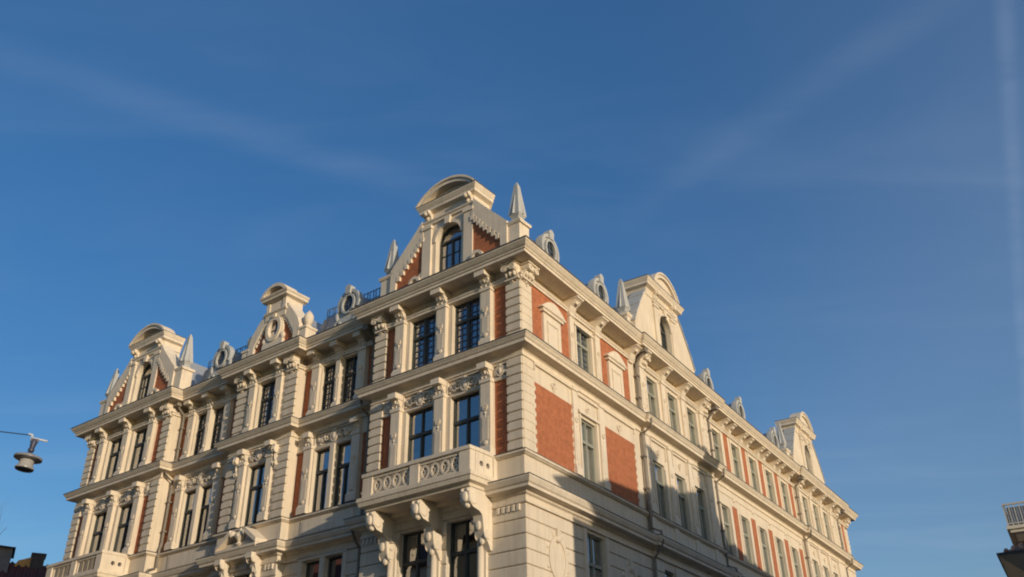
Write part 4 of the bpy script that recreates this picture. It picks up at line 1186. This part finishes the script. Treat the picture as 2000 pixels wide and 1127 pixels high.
# row across the street on the right, outside the picture; the low sun throws its outline on the right front
def across_row():
    dc = 17.0; T = dc / Rn.dot(Vector((sun_dir.x, sun_dir.y, 0)).normalized()); lift = T * math.tan(SUN_EL)
    shift = T * Vector((sun_dir.x, sun_dir.y, 0)).normalized().dot(Rd)
    hz = Vector((sun_dir.x, sun_dir.y, 0)).normalized()
    o = K + Rn * dc
    def S(s): return s + shift
    def Hh(h): return h + lift
    def blk(name, label, s0, s1, hts, chim, m_, dep):
        t = thing(name, label, "house", (o.x, o.y, 0))
        t.rotation_euler = (0, 0, math.atan2(Rd.y, Rd.x))
        b = MB(); mx = max(h for _, h in hts)
        e = min(h for _, h in hts)
        b.box(S(s0), S(s1), 0, Hh(e) - 1.0, -0.0, dep); tpart(t, "wall", b, m_)
        b = MB(); top = [(S(s), Hh(h)) for s, h in hts]
        b.pd([(S(s0) - .02, Hh(e) - .35)] + top + [(S(s1) + .1, Hh(e) - 1.0)], .0, dep * .7); tpart(t, "roof", b, TILE)
        for c0, c1, hh in chim:
            b = MB(); b.box(S(c0), S(c1), Hh(e) - .8, Hh(hh) - .15, .1, .9); b.box(S(c0) - .08, S(c1) + .08, Hh(hh) - .15, Hh(hh), .05, .95); tpart(t, "chimney", b, BEIGE)
        for k in range(int((s1 - s0) / 2.2)):
            for z in (1.2, 4.4, 7.6):
                b = MB(); b.box(S(s0) + 1 + k * 2.2, S(s0) + 2.0 + k * 2.2, z, z + 1.7, -.06, -.02); tpart(t, "window", b, MATS['dark_pane'])
    blk("brick_house", "low beige house opposite the right front, beyond the frame", 2.6, 8.1, [(1.5, 10.2), (2.6, 10.5), (4.4, 10.75), (5.3, 11.05), (7.4, 11.2), (8.1, 11.3)], [(8.25, 8.85, 13.1)], BEIGE, 12)
    blk("gabled_house", "taller house with broad chimney opposite the right front, beyond the frame", 8.1, 14.9, [(8.2, 11.4), (9.1, 11.95), (11.0, 12.05), (12.6, 12.4), (13.2, 12.6), (14.9, 11.8)], [(13.15, 14.45, 14.75)], OCHRE, 12)
    blk("plain_house", "plain grey house opposite the right front, beyond the frame", 14.9, 30.0, [(14.9, 11.6), (16.0, 11.35), (18.0, 10.95), (21.0, 10.6), (25.0, 10.2), (30.0, 9.6)], [], GREYR, 14)
across_row()
def blocker_row():  # unseen houses added sunward to block horizon glow and shade the street
    c = Vector((sun_dir.x, sun_dir.y, 0)).normalized() * 62
    for k, (w, hgt, m_) in enumerate(((26, 11.5, GREYR), (22, 12.5, OCHRE), (24, 11.0, BEIGE))):
        t = thing("blocker_house", ("grey town house", "ochre town house", "beige town house")[k] + ", added beyond the frame to block low sky glow", "house", (c.x, c.y + 5, 0), "added blocker houses beyond the frame")
        t.rotation_euler = (0, 0, SUN_AZ * -1 + math.pi)
        x = (-38, -11.5, 11)[k]
        b = MB(); b.box(x, x + w, 0, hgt - 2.4, -9, 0); tpart(t, "wall", b, m_)
        b = MB(); b.loft([(x - .2, hgt - 2.4, .3), (x + w + .2, hgt - 2.4, .3), (x + w + .2, hgt - 2.4, -9.3), (x - .2, hgt - 2.4, -9.3)], [(x - .2, hgt, -4), (x + w + .2, hgt, -4), (x + w + .2, hgt, -5), (x - .2, hgt, -5)]); tpart(t, "roof", b, TILE)
        for j in range(int(w / 2.6)):
            for z in (1.2, 4.0, 6.6): b = MB(); b.box(x + .9 + j * 2.6, x + 2.0 + j * 2.6, z, z + 1.6, -.04, .03); tpart(t, "window", b, MATS['dark_pane'])
blocker_row()

# tall row on the far side of the left street, beyond the frame (it shades that street and is mirrored in the lower panes)
def left_row():
    for k, (s0, s1, hgt, m_) in enumerate(((3, 17, 16.5, YELL), (17, 31, 15.5, BEIGE), (31, 46, 17, OCHRE))):
        p = K + Ld * s0 + Ln * 16.5
        t = thing("street_house", ("yellow", "pale beige", "ochre")[k] + " house across the street from the left front, beyond the frame", "house", p, "houses across the left street")
        t.rotation_euler = (0, 0, math.atan2(Ld.y, Ld.x))
        w = s1 - s0; b = MB(); b.box(0, w, 0, hgt - 2.5, -10, 0); tpart(t, "wall", b, m_)
        b = MB(); b.loft([(-.1, hgt - 2.5, .4), (w - .1, hgt - 2.5, .4), (w - .1, hgt - 2.5, -10.3), (-.1, hgt - 2.5, -10.3)], [(-.1, hgt, -3), (w - .1, hgt, -3), (w - .1, hgt, -7), (-.1, hgt, -7)]); tpart(t, "roof", b, TILE)
        for j_ in range(int(w / 2.6)):
            for z in (1.2, 4.8, 8.2, 11.2): b = MB(); b.box(.8 + j_ * 2.6, 1.95 + j_ * 2.6, z, z + 1.9, -.04, .03); tpart(t, "window", b, MATS['dark_pane'])
left_row()

# ================================================================== STREET LAMP on its cable
D = 16.0
px0, py0, pz0 = scaled(-.491, .871, D, .309)
lamp = thing("street_lamp", "grey disc-shaped street lamp hanging from a cable at the left edge", "street lamp", (px0, py0, pz0))
SHADE = mat("enamel_shade", (.22, .22, .23), .35, vary=.1, spec=.5)
LENS = mat("milky_glass", (.34, .33, .31), .3, vary=.05, spec=.5)
WHITE = mat("white_fitting", (.5, .5, .52), .5, vary=.06)
m = MB(); m.lathe([(.04, .13), (.08, .12), (.12, .09), (.21, .065), (.218, .05), (.214, .03), (.16, .025), (.08, .025)], 0, 0, 28); tpart(lamp, "lamp_shade", m, SHADE, True)
m = MB(); m.lathe([(.09, .03), (.108, .0), (.112, -.06), (.128, -.1), (.146, -.12), (.144, -.135), (.115, -.145)], 0, 0, 24); tpart(lamp, "lamp_bowl", m, LENS, True)
m = MB(); m.lathe([(.13, -.143), (.135, -.15), (.08, -.165), (.03, -.17)], 0, 0, 20); tpart(lamp, "lamp_underside", m, IRON, True)
m = MB(); m.lathe([(.045, .16), (.05, .2), (.038, .22), (.05, .3), (.045, .36), (.03, .37)], 0, 0, 14); m.box(-.06, .06, .33, .38, -.03, .03); tpart(lamp, "lamp_stem", m, mat("dark_blue_stem", (.05, .055, .09), .4, vary=.1), True)
m = MB(); m.box(-.07, .17, .375, .398, -.012, .012); m.box(-.12, -.05, .425, .447, -.016, .016); m.box(-.07, -.045, .36, .44, -.012, .012); m.ball(.17, .386, 0, .02); tpart(lamp, "lamp_clamp", m, WHITE)
lamp.rotation_euler = (R(0), R(5), math.atan2(.491, .871))
cb = MB()
def wpt(px_, py_, pz_): return (px_, pz_, -py_)
a = Vector((px0 - .02, py0, pz0 + .436))
b = Vector((-.56 * 30, .83 * 30, 1.6 + 30 * .372)); pts = []
ux, uy, uz = scaled(-.517, .856, 16.6, .3355)
bdir = (Vector((ux, uy, uz)) - a); b = a + bdir * 16
for k in range(17):
    t = k / 16; q = a + bdir * 16 * t; q.z -= 1.0 * t * (1 - t) * .15; pts.append(wpt(q.x, q.y, q.z))
cb.tube(pts, .0085, 6)
me = cb.mesh("lamp_cable", IRON); o = link("lamp_cable", me); o['label'] = "thin dark cable from which the hanging street lamp is suspended at the left edge"; o['category'] = "cable"

# ================================================================== BARE TREE at the left edge
tr = TREE = thing("bare_tree", "leafless tree whose twigs just reach in at the left edge", "tree", (-.516 * 36 - 5.6, .857 * 36, 0))
bark = mat("bark", (.09, .075, .06), .9, vary=.25, nscale=6)
trunk, crown = MB(), MB()
rnd = random.Random(11)
def limb(mb, p, dr, ln, r, depth):
    n = 4; pts = [p.copy()]; q = p.copy(); dv = dr.copy()
    for k in range(n):
        dv = (dv + Vector((rnd.uniform(-.14, .14), rnd.uniform(-.14, .14), rnd.uniform(-.02, .12)))).normalized(); q = q + dv * ln / n; pts.append(q.copy())
    mb.tube([(v_.x, v_.z, -v_.y) for v_ in pts], [r * (1 - .45 * k / n) for k in range(n + 1)], 5 if depth < 3 else 3)
    if depth >= 6: return
    for k in range(3 if depth < 4 else 3):
        t = rnd.uniform(.45, 1.0); i = min(n, int(t * n)); base = pts[i]
        ax_ = Vector((rnd.uniform(-1, 1), rnd.uniform(-1, 1), rnd.uniform(-.2, .6))).normalized()
        limb(crown, base, (dv * .75 + ax_ * .75).normalized(), ln * rnd.uniform(.56, .74), r * .44, depth + 1)
limb(trunk, Vector((0, 0, 0)), Vector((0.03, 0, 1)), 4.6, .2, 0)
tpart(tr, "trunk", trunk, bark, True); tpart(tr, "crown", crown, bark); tr.scale = (1.25, 1.25, 2.0)
